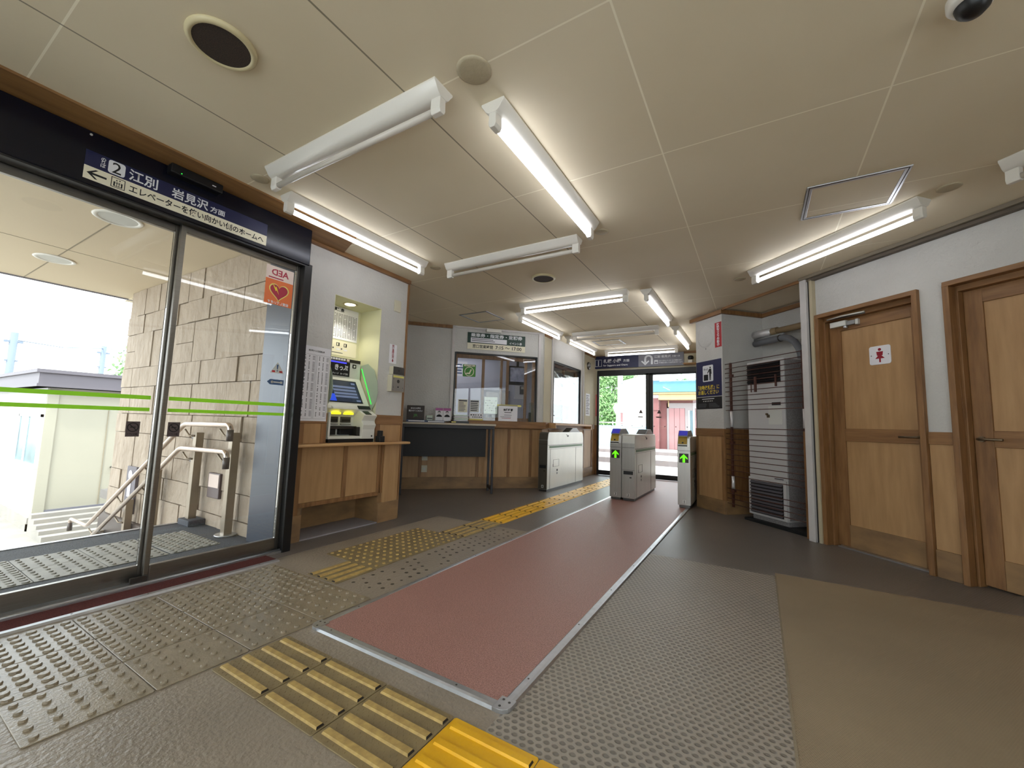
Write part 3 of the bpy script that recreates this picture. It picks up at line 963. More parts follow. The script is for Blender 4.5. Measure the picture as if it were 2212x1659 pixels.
k.box(0.672, 0.728, yf, ys-0.003, 2.119, 2.122, 'ink'); k.box(0.672, 0.728, yf, ys-0.003, 2.170, 2.173, 'ink')
k.box(0.672, 0.675, yf, ys-0.003, 2.122, 2.170, 'ink'); k.box(0.725, 0.728, yf, ys-0.003, 2.122, 2.170, 'ink')
k.box(0.682, 0.718, yf, ys-0.003, 2.126, 2.150, 'ink')
for q in (0.691, 0.700, 0.709):
    k.box(q-0.003, q+0.003, yf-0.0004, yf, 2.129, 2.142, 'sign_cream'); k.disc((q, 0, 2.146), 0.0028, yf-0.0004, yf, 'sign_cream', 8, axis=1)
k.prism([(0.690, 2.156), (0.698, 2.156), (0.694, 2.164)], 1, yf, ys-0.003, 'ink'); k.prism([(0.702, 2.164), (0.710, 2.164), (0.706, 2.156)], 1, yf, ys-0.003, 'ink')
k.build('lift_icon', sg)
text('エレベーターを使い向かい側のホームへ', 0.745, yf, 2.146, 0.045, 'ink', sg, width=0.705, align='LEFT')

# stickers on the glass
def sticker_thing(fr, name, label, cat='sticker', group=None):
    return fr.root(name, label, cat, group)
yg = -0.0185
k = sticker_thing(FD, 'warning_sticker', 'orange and white heart sticker reading backwards on the glass door')
a = MB(); a.box(1.527, 1.725, yg-0.0006, yg, 1.925, 2.021, 'sticker_pale'); a.box(1.527, 1.725, yg-0.0006, yg, 1.745, 1.925, 'sticker_orange'); a.build('sheet', k)
text('AED', 1.626, yg-0.0012, 1.978, 0.062, 'heart', k, width=0.125, mirror=True, bold=0.02)
a = MB(); ruled(a, 1.545, 1.71, 1.928, 1.945, 1, yg-0.0008, 'heart', 0.5); a.build('small_print', k)
hp = []
for q in range(40):
    t_ = 2*pi*q/40
    hp.append((1.626+0.0043*16*sin(t_)**3*0.92, 1.842+0.0043*(13*cos(t_)-5*cos(2*t_)-2*cos(3*t_)-cos(4*t_))*0.92))
hb = [(1.626+(x-1.626)*1.13, 1.842+(z-1.842)*1.13) for x, z in hp]
a = MB(); a.prism(hb, 1, yg-0.0011, yg-0.0006, 'paper_yellow'); a.prism(hp, 1, yg-0.0016, yg-0.0011, 'heart'); a.build('heart', k)
a = MB(); a.prism([(1.575, 1.895), (1.60, 1.868), (1.605, 1.877), (1.626, 1.822), (1.609, 1.850), (1.602, 1.843)], 1, yg-0.0022, yg-0.0016, 'ink_yellow'); a.build('bolt', k)
text('設置しています', 1.626, yg-0.0012, 1.760, 0.022, 'paper', k, width=0.15, mirror=True)
for n_, (lab, s0, yy) in enumerate((('grey no smoking sticker on the glass just before the door mullion', 0.884, 0.0235), ('grey no smoking sticker on the glass just past the door mullion', 1.057, yg))):
    k = sticker_thing(FD, 'no_smoking_sticker', lab, group='no smoking stickers on the glass door')
    bx(s0, s0+0.06, yy-0.0006, yy, 0.812, 0.896, 'sticker_grey').build('sheet', k)
    a = MB()
    for q in range(20):
        t0, t1 = 2*pi*q/20, 2*pi*(q+1)/20
        a.prism([(s0+0.03+r_*cos(t_), 0.864+r_*sin(t_)) for r_, t_ in ((0.021, t0), (0.021, t1), (0.0255, t1), (0.0255, t0))], 1, yy-0.0011, yy-0.0006, 'ink')
    a.prism([(s0+0.013, 0.878), (s0+0.016, 0.881), (s0+0.047, 0.850), (s0+0.044, 0.847)], 1, yy-0.0011, yy-0.0006, 'ink')
    a.box(s0+0.018, s0+0.042, yy-0.0011, yy-0.0006, 0.862, 0.867, 'ink')
    a.build('symbol', k)
    text('ドアに注意', s0+0.03, yy-0.0012, 0.826, 0.012, 'ink', k, width=0.042)
k = sticker_thing(FD, 'caution_sticker', 'small triangular caution sticker above an arrow sticker on the glass door')
a = MB(); a.prism([(1.613, 1.257), (1.711, 1.257), (1.662, 1.338)], 1, yg-0.0006, yg, 'paper_grey'); a.build('sheet', k)
a = MB(); a.prism([(1.655, 1.318), (1.669, 1.318), (1.665, 1.283), (1.659, 1.283)], 1, yg-0.0012, yg-0.0006, 'warn_blue'); a.disc((1.662, 0, 1.274), 0.005, yg-0.0012, yg-0.0006, 'warn_blue', 10, axis=1)
for q in (1.636, 1.688): a.box(q-0.011, q+0.011, yg-0.0012, yg-0.0006, 1.262, 1.275, 'sticker_red')
a.build('symbol', k)
k = sticker_thing(FD, 'arrow_sticker', 'small dark arrow shaped sticker beneath the triangular caution sticker')
a = MB(); a.prism([(1.597, 1.192), (1.617, 1.211), (1.715, 1.211), (1.715, 1.173), (1.617, 1.173)], 1, yg-0.0006, yg, 'warn_blue'); a.build('sheet', k)
a = MB(); a.box(1.63, 1.70, yg-0.0012, yg-0.0006, 1.188, 1.196, 'paper_grey'); a.disc((1.632, 0, 1.192), 0.009, yg-0.0012, yg-0.0006, 'paper_grey', 12, axis=1); a.box(1.69, 1.706, yg-0.0012, yg-0.0006, 1.184, 1.20, 'paper_grey'); a.build('symbol', k)

# ================================================================== TICKET WALL THINGS
def poster(fr, name, label, s0, s1, z0, z1, y, m, cat='poster', group=None, th=0.0015):
    o = fr.root(name, label, cat, group)
    bx(s0, s1, y-th, y, z0, z1, m).build('sheet', o)
    return o
k = poster(FL, 'timetable_poster', 'tall white fare poster of dense columns between the glass door and niche', 1.892, 2.146, 0.922, 1.518, -0.014, 'paper')
text('高砂駅からの普通運賃表', 2.019, -0.0165, 1.483, 0.016, 'ink', k, width=0.14)
a = MB()
rr = random.Random(2)
for col in range(2):
    x0 = 1.905+col*0.122
    zt = 1.452
    a.box(x0, x0+0.112, -0.0162, -0.0155, 0.940, 0.9412, 'ink_grey'); a.box(x0, x0+0.0012, -0.0162, -0.0155, 0.940, zt, 'ink_grey'); a.box(x0+0.111, x0+0.112, -0.0162, -0.0155, 0.940, zt, 'ink_grey'); a.box(x0, x0+0.112, -0.0162, -0.0155, zt, zt+0.0012, 'ink_grey')
    z = zt-0.012
    while z > 0.955:
        nrow = rr.randint(4, 11)
        for i in range(nrow):
            if z < 0.955: break
            if rr.random() < 0.85: a.box(x0+0.018, x0+0.0245+rr.uniform(0, 0.004), -0.0162, -0.0155, z-0.003, z+0.002, 'ink')
            if rr.random() < 0.9: a.box(x0+0.052, x0+0.0585+rr.uniform(0, 0.003), -0.0162, -0.0155, z-0.003, z+0.002, 'ink')
            a.box(x0+0.084, x0+0.104, -0.0162, -0.0155, z-0.0025, z+0.001, 'ink_grey')
            z -= 0.0092
        z -= 0.012
a.build('print', k)
k = poster(FL, 'red_sticker', 'narrow red notice at the wall edge beside the door post', 1.832, 1.862, 1.72, 2.04, -0.0015, 'sticker_red', 'sticker')
k = FL.put(MB().box(2.813, 2.897, -0.012, 0, 2.02, 2.135, 'switch_plate'), 'blank_plate', 'blank cream cover plate high on the wall right of the niche', 'plate', 0.003)
k['label'] = 'blank cream cover plate high on the ticket machine wall'
k = poster(FL, 'call_sticker', 'white sticker with red vertical writing above the intercom', 2.788, 2.882, 1.50, 1.688, -0.0015, 'paper', 'sticker')
text('駅係員呼出用', 2.834, -0.0038, 1.617, 0.028, 'ink_red', k, vert=True)
a = MB(); a.prism([(2.829, 1.545), (2.839, 1.545), (2.839, 1.530), (2.847, 1.530), (2.834, 1.512), (2.821, 1.530), (2.829, 1.530)], 1, -0.0038, -0.003, 'ink_red'); a.build('arrow', k)
k = FL.root('intercom', 'two piece metal intercom box on the ticket machine wall', 'intercom')
bx(2.80, 2.945, -0.055, 0, 1.39, 1.468, 'switch_plate').build('upper_box', k, 0.003)
a = MB(); a.box(2.802, 2.943, -0.058, -0.055, 1.392, 1.466, 'steel_dark'); a.disc((2.872, 0, 1.43), 0.007, -0.0595, -0.058, 'black', 12, axis=1); a.build('upper_plate', k, 0.001)
bx(2.785, 2.95, -0.06, 0, 1.225, 1.385, 'switch_plate').build('lower_box', k, 0.003)
a = MB(); a.box(2.788, 2.947, -0.063, -0.06, 1.228, 1.382, 'steel'); a.box(2.80, 2.935, -0.0645, -0.063, 1.36, 1.378, 'paper_yellow')
a.disc((2.866, 0, 1.325), 0.017, -0.0645, -0.063, 'steel_dark', 16, axis=1); a.disc((2.866, 0, 1.27), 0.007, -0.066, -0.063, 'black', 12, axis=1)
for dx, dz in ((-0.06, 0.02), (0.06, 0.02), (-0.06, -0.06), (0.06, -0.06)): a.disc((2.866+dx, 0, 1.325+dz), 0.004, -0.0645, -0.063, 'steel_dark', 8, axis=1)
a.build('lower_plate', k, 0.001)
a = MB()
a.box(2.655, 2.715, -0.09, -0.03, 0.745, 0.80, 'black'); a.box(2.665, 2.70, -0.08, -0.04, 0.80, 0.85, 'black')
FL.put(a, 'black_holder', 'small black holder standing at the end of the ticket shelf', 'holder', 0.004)
# fare table & guide in the niche
yb = NB-0.001
k = poster(FL, 'fare_table', 'white fare table sheet on the back of the lit niche', 2.17, 2.632, 1.685, 1.990, yb, 'paper', 'poster')
a = MB(); a.box(2.31, 2.345, yb-0.0022, yb-0.0015, 1.945, 1.985, 'warn_blue'); a.prism([(2.318, 1.952), (2.337, 1.952), (2.3275, 1.974)], 1, yb-0.0028, yb-0.0022, 'paper')
for col in range(6):
    x0 = 2.30+col*0.054
    for i in range(18):
        z = 1.925-i*0.0125
        a.box(x0+0.004, x0+0.012, yb-0.0022, yb-0.0015, z-0.004, z+0.003, 'ink_grey')
        if (i*7+col*3) % 5: a.box(x0+0.018, x0+0.026, yb-0.0022, yb-0.0015, z-0.004, z+0.003, 'ink_grey')
        a.box(x0+0.034, x0+0.047, yb-0.0022, yb-0.0015, z-0.003, z+0.002, 'ink')
a.build('print', k)
text('運賃表', 2.355, yb-0.0024, 1.965, 0.036, 'ink', k, width=0.115, align='LEFT', bold=0.03)
k = poster(FL, 'guide_board', 'pale yellow guide strip with pictograms under the fare table', 2.17, 2.632, 1.535, 1.672, yb, 'sign_cream', 'board')
a = MB()
for i, x0 in enumerate((2.32, 2.41, 2.49)):
    a.box(x0, x0+0.034, yb-0.0022, yb-0.0015, 1.622, 1.655, 'ink'); a.box(x0+0.006, x0+0.02, yb-0.0028, yb-0.0022, 1.628, 1.650, 'sign_cream')
    a.box(x0, x0+0.04, yb-0.0022, yb-0.0015, 1.585, 1.600, 'paper')
    if i < 2: a.prism([(x0+0.048, 1.600), (x0+0.058, 1.610), (x0+0.068, 1.600), (x0+0.058, 1.590)], 1, yb-0.0022, yb-0.0015, 'ink_grey')
ruled(a, 2.31, 2.58, 1.55, 1.57, 1, yb-0.0015, 'ink_grey', 0.3)
a.build('print', k)
k = FL.root('niche_spotlight', 'round recessed spotlight in the top of the ticket machine niche', 'light')
a = MB(); a.lathe([(0.060, 0.0), (0.064, -0.004), (0.060, -0.008), (0.048, -0.006), (0.044, -0.002)], (2.41, 0.13, 1.996), 'rim_cream', 24); a.build('rim', k)
a = MB(); a.disc((2.41, 0.13), 0.044, 1.989, 1.993, 'spot_on', 20); a.build('bulb', k)
_sl = bpy.data.lights.new('spot_beam', 'SPOT'); _sl.energy = 4.5; _sl.spot_size = radians(105); _sl.spot_blend = 0.6; _sl.color = (1, 0.97, 0.78); _sl.shadow_soft_size = 0.03
_so = bpy.data.objects.new('spot_beam', _sl); C.objects.link(_so); _so.parent = k; _so.location = (2.41, 0.13, 1.982)

# ---- ticket machine (inside the niche)
k = FL.root('ticket_machine', 'white touch screen ticket machine standing in the lit niche', 'ticket machine')
a = MB()
# profile in (y,z): front is -y
prof = [(0.27, 0.775), (-0.012, 0.775), (-0.012, 0.80), (0.10, 0.80), (0.10, 0.965), (0.02, 1.035), (0.045, 1.065), (0.06, 1.075), (0.215, 1.325), (0.215, 1.505), (0.27, 1.505)]
a.prism(prof, 0, 2.18, 2.64, 'machine_white')
a.box(2.18, 2.195, -0.012, 0.10, 0.80, 1.0, 'machine_white')
a.build('cabinet', k, 0.006)
bx(2.18, 2.645, -0.014, 0.26, 0.746, 0.775, 'black').build('plinth', k)
# lower right block with sloped coin tray
a = MB()
a.prism([(-0.03, 0.776), (-0.03, 0.86), (-0.045, 0.90), (-0.02, 0.935), (-0.055, 0.985), (0.02, 1.025), (0.10, 1.025), (0.10, 0.776)], 0, 2.50, 2.642, 'machine_white')
a.build('coin_block', k, 0.004)
a = MB(); a.prism([(-0.046, 0.992), (0.005, 1.019), (0.007, 1.022), (-0.048, 0.995)], 0, 2.52, 2.585, 'gate_dark'); a.build('coin_slot', k)
a = MB(); a.disc((2.61, 0, 0.80), 0.008, -0.032, -0.03, 'steel_dark', 10, axis=1); a.build('key_lock', k)
a = MB(); a.box(2.21, 2.49, 0.03, 0.10, 0.86, 0.885, 'gate_dark'); a.box(2.21, 2.30, 0.06, 0.10, 0.81, 0.86, 'black'); a.box(2.34, 2.49, 0.06, 0.10, 0.81, 0.86, 'black'); a.box(2.465, 2.50, -0.005, 0.10, 0.80, 0.88, 'gate_dark'); a.build('ticket_tray', k, 0.004)
for x0 in (2.235, 2.365):
    a = MB(); a.box(x0, x0+0.10, 0.085, 0.101, 0.915, 0.965, 'steel_dark'); a.box(x0+0.008, x0+0.092, 0.083, 0.086, 0.925, 0.945, 'black'); a.box(x0, x0+0.10, 0.08, 0.1, 0.895, 0.905, 'machine_grey'); a.build('note_slot', k, 0.002)
    a = MB(); a.box(x0+0.005, x0+0.085, 0.028, 0.075, 0.985, 1.004, 'led_yellow'); a.build('slot_lamp', k, 0.006)
a = MB(); a.prism([(0.018, 1.038), (0.042, 1.066), (0.040, 1.070), (0.015, 1.041)], 0, 2.49, 2.625, 'black'); a.build('display_strip', k)
a = MB(); a.prism([(0.0, 1.03), (0.01, 1.05), (0.05, 1.062), (0.05, 1.03)], 0, 2.22, 2.36, 'machine_white'); a.build('card_slot', k, 0.006)
def on_screen(t_):   # point on the sloped face
    return (0.06+(0.215-0.06)*t_, 1.075+(1.325-1.075)*t_)
def slope_quad(mb, s0, s1, t0, t1, off, m):
    ny, nz_ = -0.85, 0.527
    (y0, z0), (y1, z1) = on_screen(t0), on_screen(t1)
    e0, e1 = off-0.0012, off
    poly = [(y0+ny*e0, z0+nz_*e0), (y1+ny*e0, z1+nz_*e0), (y1+ny*e1, z1+nz_*e1), (y0+ny*e1, z0+nz_*e1)]
    mb.prism(poly, 0, s0, s1, m)
a = MB(); slope_quad(a, 2.215, 2.575, 0.06, 0.88, 0.003, 'black'); slope_quad(a, 2.225, 2.565, 0.09, 0.85, 0.0045, 'screen_dark')
sc_ = a.build('screen', k)
a = MB()
for t_ in (0.62, 0.50, 0.38, 0.27):
    slope_quad(a, 2.30, 2.54, t_-0.035, t_+0.04, 0.0058, 'screen_bar')
slope_quad(a, 2.23, 2.30, 0.10, 0.35, 0.0058, 'screen_blue'); slope_quad(a, 2.51, 2.55, 0.74, 0.80, 0.0058, 'screen_bar'); slope_quad(a, 2.51, 2.555, 0.11, 0.17, 0.0058, 'screen_bar')
a.build('screen_content', sc_)
yt = 0.214
a = MB(); a.box(2.185, 2.515, yt-0.004, yt, 1.338, 1.470, 'black'); a.build('title_panel', k)
text('きっぷ', 2.425, yt-0.0048, 1.415, 0.058, 'ink_white', k, width=0.14, bold=0.03)
text('チャージ　カード発売', 2.415, yt-0.0048, 1.358, 0.018, 'ink_white', k, width=0.16)
a = MB(); a.box(2.185, 2.475, yt-0.006, yt-0.004, 1.455, 1.466, 'led_blue'); a.build('blue_lamp', k)
a = MB(); a.box(2.185, 2.63, yt-0.004, yt, 1.474, 1.503, 'gate_dark')
for i in range(6): a.box(2.30+i*0.028, 2.323+i*0.028, yt-0.0052, yt-0.004, 1.480, 1.498, 'paper')
a.box(2.475, 2.505, yt-0.0052, yt-0.004, 1.478, 1.500, 'sticker_pale'); a.build('payment_marks', k)
a = MB(); a.box(2.545, 2.585, yt-0.0035, yt-0.001, 1.425, 1.46, 'ink'); a.box(2.556, 2.574, yt-0.0045, yt-0.0035, 1.432, 1.45, 'machine_white'); a.build('pictogram', k)
a = MB()
wing = [(0.22, 1.46), (0.12, 1.475), (0.03, 1.41), (-0.02, 1.30), (-0.035, 1.20), (-0.02, 1.12), (0.03, 1.045), (0.05, 1.06)]
a.prism(wing, 0, 2.646, 2.650, 'wing'); a.build('side_screen', k)
a = MB(); a.tube([(2.643, 0.205, 1.43), (2.643, 0.13, 1.28), (2.643, 0.04, 1.09)], 0.0035, 'led_green', 8); a.build('green_lamp', k)
a = MB(); a.prism(wing, 0, 2.172, 2.176, 'wing'); a.build('side_screen', k)

# ================================================================== TICKET OFFICE THINGS
k = FC.root('ticket_office_sign', 'green and cream ticket office hours sign above the counter window', 'sign')
bx(0.828, 1.722, -0.012, 0, 2.140, 2.300, 'sign_green').build('green_panel', k)
bx(0.828, 1.722, -0.012, 0, 2.048, 2.140, 'sign_cream').build('cream_panel', k)
text('乗車券・指定券・定期券', 1.275, -0.0128, 2.262, 0.060, 'ink_white', k, width=0.80, bold=0.02)
text('イベント券', 1.47, -0.0128, 2.175, 0.044, 'ink_white', k, width=0.20, align='LEFT')
bx(0.875, 1.43, -0.0132, -0.012, 2.152, 2.222, 'paper').build('patch', k)
a = MB(); ruled(a, 0.89, 1.41, 2.165, 2.215, 2, -0.0132, 'ink_grey', 0.4, 4); a.build('small_print', k)
text('窓口営業時間', 0.905, -0.0128, 2.094, 0.056, 'ink', k, width=0.31, align='LEFT')
text('7:15 ～ 17:00', 1.255, -0.0128, 2.094, 0.072, 'ink', k, width=0.41, align='LEFT')
k = FC.root('seat_sticker', 'square green sticker with a seat symbol on the ticket window', 'sticker')
a = MB(); a.prism(round_poly(0.778, 0.970, 1.632, 1.815, 0.012), 1, 0.0105, 0.012, 'logo_green'); a.build('sheet', k)
a = MB(); a.box(0.795, 0.955, 0.0098, 0.0105, 1.785, 1.81, 'sign_cream')
for q in range(28):
    t0, t1 = 2*pi*q/28, 2*pi*(q+1)/28
    a.prism([(0.874+r_*cos(t_), 1.708+r_*sin(t_)) for r_, t_ in ((0.062, t0), (0.062, t1), (0.071, t1), (0.071, t0))], 1, 0.0098, 0.0105, 'sign_cream')
a.prism([(0.895, 1.745), (0.912, 1.738), (0.892, 1.695), (0.885, 1.668), (0.838, 1.672), (0.826, 1.668), (0.818, 1.678), (0.838, 1.688), (0.872, 1.692)], 1, 0.0098, 0.0105, 'sign_cream')
a.build('seat_symbol', k)
text('みどりの窓口', 0.875, 0.0094, 1.797, 0.020, 'ink', k, width=0.12)
def notice(name, label, s0, s1, z0, z1, y, m, rows, ink, seed, head=None, fr=FC, cat='notice'):
    k = fr.root(name, label, cat)
    bx(s0, s1, y-0.0015, y, z0, z1, m).build('sheet', k)
    a = MB()
    w_ = s1-s0; h_ = z1-z0
    if head: a.box(s0+0.06*w_, s1-0.06*w_, y-0.0022, y-0.0015, z1-0.16*h_, z1-0.04*h_, head)
    ruled(a, s0+0.08*w_, s1-0.06*w_, z0+0.06*h_, z1-(0.2 if head else 0.06)*h_, rows, y-0.0015, ink, 0.4, seed)
    a.build('print', k)
    return k
notice('notice_sheet', 'cream printed sheet with a grey heading inside the ticket window', 0.73, 0.868, 1.10, 1.29, 0.010, 'sign_cream', 7, 'ink_grey', 3, 'ink_grey')
notice('notice_sheet', 'white printed sheet with black bars inside the ticket window', 0.905, 1.04, 1.108, 1.285, 0.010, 'paper_grey', 5, 'ink', 5, 'ink_grey')
k = notice('yellow_strip', 'yellow tape strip across the lower ticket window', 1.315, 1.69, 1.212, 1.238, 0.010, 'paper_yellow', 1, 'ink_grey', 6, None, cat='tape')
def easel(name, label, s0, s1, z0, z1, y, m):
    k = FC.root(name, label, 'notice')
    bx(s0, s1, y, y+0.003, z0, z1, m).build('sheet', k)
    bx(s0+0.03, s1-0.03, y+0.003, y+0.05, z0, z0+0.004, m).build('foot', k)
    return k
k = easel('notice_card', 'white break time card leaning in front of the ticket window', 1.315, 1.605, 0.988, 1.212, -0.10, 'paper')
text('休憩時間', 1.46, -0.1008, 1.155, 0.040, 'ink', k, width=0.145, bold=0.04)
a = MB(); ruled(a, 1.405, 1.515, 1.11, 1.125, 1, -0.10, 'ink', 0.6, 2); ruled(a, 1.40, 1.52, 1.072, 1.085, 1, -0.10, 'ink_grey', 0.5, 2); ruled(a, 1.345, 1.585, 1.045, 1.06, 1, -0.10, 'ink_grey', 0.4, 3); ruled(a, 1.365, 1.57, 1.025, 1.04, 1, -0.10, 'ink_red', 0.4, 4); a.build('small_print', k)
k = easel('notice_card', 'small white and yellow card standing on the ticket ledge', 0.885, 1.085, 0.988, 1.09, -0.10, 'paper')
a = MB(); a.box(0.885, 1.085, -0.1008, -0.10, 0.988, 1.008, 'paper_yellow'); ruled(a, 0.90, 1.08, 1.055, 1.075, 1, -0.10, 'ink', 0.7, 2, cols=5, gap=0.3); ruled(a, 0.93, 1.08, 1.025, 1.045, 1, -0.10, 'ink', 0.7, 3, cols=5, gap=0.3); a.build('print', k)
# folding table against the office wall
k = FC.root('writing_table', 'dark high table with a pale top and modesty panel by the ticket window', 'table')
a = MB(); a.box(-0.06, 1.20, -0.50, -0.17, 0.912, 0.937, 'table_top'); a.build('table_top', k, 0.006)
a = MB(); a.box(-0.05, 1.185, -0.485, -0.455, 0.868, 0.912, 'table_dark'); a.box(-0.05, 1.185, -0.21, -0.18, 0.868, 0.912, 'table_dark'); a.box(1.155, 1.185, -0.455, -0.21, 0.868, 0.912, 'table_dark'); a.build('apron', k, 0.003)
bx(-0.03, 1.085, -0.40, -0.385, 0.487, 0.868, 'table_panel').build('modesty_panel', k, 0.003)
for s_ in (-0.045, 1.155):
    a = MB(); a.box(s_, s_+0.03, -0.485, -0.455, 0.0, 0.868, 'table_dark'); a.build('leg', k, 0.003)
    a = MB(); a.box(s_, s_+0.03, -0.21, -0.18, 0.0, 0.868, 'table_dark'); a.build('leg', k, 0.003)
    a = MB(); a.box(s_, s_+0.03, -0.455, -0.21, 0.05, 0.09, 'table_dark'); a.build('foot_bar', k, 0.003)
ZT = 0.938
k = FC.root('suggestion_box', 'dark brown comment box with green initials on the table', 'box')
a = MB(); a.prism([(-0.36, ZT+0.032), (-0.345, ZT+0.222), (-0.26, ZT+0.222), (-0.24, ZT+0.032)], 0, 0.005, 0.235, 'board_dark'); a.build('body', k, 0.004)
def slant(o, ang=-0.079):
    o.rotation_euler = (ang, 0, 0)
t1 = text('あなたの声を', 0.12, -0.3495, ZT+0.185, 0.026, 'ink_white', k, width=0.13)
text('聞かせてください', 0.12, -0.3525, ZT+0.150, 0.026, 'ink_white', k, width=0.18)
t2_ = text('JR', 0.12, -0.3575, ZT+0.085, 0.05, 'logo_green', k, width=0.06)
k = FC.put(MB().box(0.0, 0.27, -0.42, -0.22, ZT, ZT+0.031, 'leaflet_blue').box(0.03, 0.24, -0.4215, -0.42, ZT+0.008, ZT+0.024, 'leaflet_white'), 'leaflet_tray', 'blue leaflet tray under the dark comment box', 'tray', 0.002)
k = FC.put(MB().box(0.275, 0.505, -0.42, -0.22, ZT, ZT+0.026, 'leaflet_blue').box(0.285, 0.50, -0.4215, -0.42, ZT+0.006, ZT+0.020, 'leaflet_white'), 'leaflet_tray', 'blue and white leaflet tray under the two portrait leaflets', 'tray', 0.002)
k = FC.root('clear_case', 'small clear case with a grey slot on the table', 'case')
a = MB(); a.box(0.262, 0.352, -0.36, -0.28, ZT+0.026, ZT+0.095, 'clear_green'); a.build('case', k, 0.008)
a = MB(); a.box(0.275, 0.34, -0.362, -0.36, ZT+0.045, ZT+0.062, 'ink_grey'); a.build('slot', k)
for i, s0 in enumerate((0.385, 0.492)):
    k = FC.root('portrait_leaflet', ['leaflet with a printed portrait next to the clear case', 'leaflet with a printed portrait next to the stacked pamphlets'][i], 'leaflet', group='portrait leaflets on the table')
    a = MB(); a.prism([(-0.34, ZT+0.027), (-0.325, ZT+0.20), (-0.320, ZT+0.20), (-0.30, ZT+0.027)], 0, s0, s0+0.102, 'leaflet_white'); a.build('sheet', k)
    a = MB()
    def fy(z): return -0.34+0.015*(z-ZT-0.027)/0.173-0.0012
    a.prism([(fy(ZT+0.165), ZT+0.165), (fy(ZT+0.2), ZT+0.2), (fy(ZT+0.2)-0.0008, ZT+0.2), (fy(ZT+0.165)-0.0008, ZT+0.165)], 0, s0, s0+0.102, 'pink')
    cx = s0+0.05
    yy = fy(ZT+0.1)
    a.disc((cx, 0, ZT+0.132), 0.017, yy-0.0012, yy, 'skin_print', 16, axis=1)
    a.disc((cx, 0, ZT+0.142), 0.019, yy-0.0006, yy, 'ink', 16, axis=1)
    a.prism([(cx-0.04, ZT+0.072), (cx-0.032, ZT+0.098), (cx-0.01, ZT+0.112), (cx+0.01, ZT+0.112), (cx+0.034, ZT+0.098), (cx+0.042, ZT+0.072)], 1, yy-0.0006, yy, 'ink')
    a.build('portrait', k)
k = FC.root('pamphlet_stack', 'black tray with stacked pale pamphlets at the end of the table', 'pamphlets')
a = MB(); a.box(0.60, 0.84, -0.40, -0.20, ZT, ZT+0.03, 'black'); a.box(0.60, 0.66, -0.4015, -0.40, ZT+0.008, ZT+0.022, 'paper_yellow'); a.build('tray', k, 0.003)
a = MB()
for i in range(5): a.box(0.635+0.004*(i % 2), 0.825+0.005*(i % 3), -0.38+0.004*i, -0.22, ZT+0.031+i*0.018, ZT+0.046+i*0.018, ['leaflet_white', 'clear_green', 'paper_grey'][i % 3])
a.build('pamphlet', k, 0.001)
# behind the window
k = FC.root('computer_monitor', 'pale computer monitor with a lit grid behind the ticket window', 'monitor')
a = MB(); a.box(1.20, 1.43, 0.50, 0.53, 1.09, 1.385, 'machine_grey'); a.build('frame', k, 0.004)
a = MB(); a.box(1.208, 1.422, 0.497, 0.50, 1.105, 1.375, 'monitor_face')
for i in range(6):
    for j in range(5): a.box(1.222+i*0.034, 1.236+i*0.034, 0.4955, 0.497, 1.15+j*0.04, 1.163+j*0.04, 'paper' if (i+j) % 3 else 'ink_grey')
a.build('screen', k)
a = MB(); a.box(1.29, 1.34, 0.51, 0.54, 0.93, 1.09, 'black'); a.box(1.2, 1.5, 0.45, 0.6, 0.905, 0.93, 'black'); a.build('stand', k)
a = MB(); a.box(0.45, 2.0, 0.12, 0.80, 0.86, 0.90, 'paper_grey'); a.box(0.45, 0.5, 0.12, 0.80, 0, 0.86, 'paper_grey'); a.box(1.95, 2.0, 0.12, 0.80, 0, 0.86, 'paper_grey')
FC.put(a, 'office_desk', 'pale desk behind the ticket window holding the monitor', 'desk', 0.004)
k = FC.root('hanging_screen', 'dark tilted surveillance screen hanging in the ticket office', 'screen')
a = MB(); a.box(1.86, 2.22, 1.55, 1.62, 1.70, 2.06, 'tv_black'); a.build('casing', k, 0.006)
bx(1.885, 2.195, 1.543, 1.55, 1.76, 2.03, 'tv_face').build('screen', k)
bx(2.02, 2.06, 1.58, 1.62, 2.06, 2.375, 'tv_black').build('hanger', k)
k = FC.root('wall_phone', 'grey handset unit on a white board in the ticket office', 'phone')
bx(2.25, 2.52, 2.575, 2.6, 1.50, 1.83, 'paper').build('board', k, 0.003)
a = MB(); a.box(2.36, 2.46, 2.55, 2.575, 1.60, 1.78, 'ink_grey'); a.box(2.385, 2.44, 2.545, 2.55, 1.71, 1.765, 'paper_grey'); a.build('unit', k, 0.003)
k = poster(FC, 'office_poster', 'pale poster high on the back wall of the ticket office', 0.90, 1.20, 1.93, 2.24, 2.598, 'paper', 'poster')
a = MB(); ruled(a, 0.93, 1.17, 1.96, 2.2, 4, 2.5965, 'warn_blue', 0.5, 4); a.build('print', k)
k = FC.root('acrylic_stand', 'clear acrylic leaflet stand at the end of the ticket window', 'stand')
a = MB(); a.box(1.80, 1.865, -0.06, -0.055, 0.988, 1.28, 'wing_clear'); a.box(1.80, 1.865, -0.055, 0.0, 0.988, 0.992, 'wing_clear'); a.build('sheet', k)
bx(1.80, 1.83, -0.054, -0.02, 0.993, 1.13, 'black').build('leaflets', k)

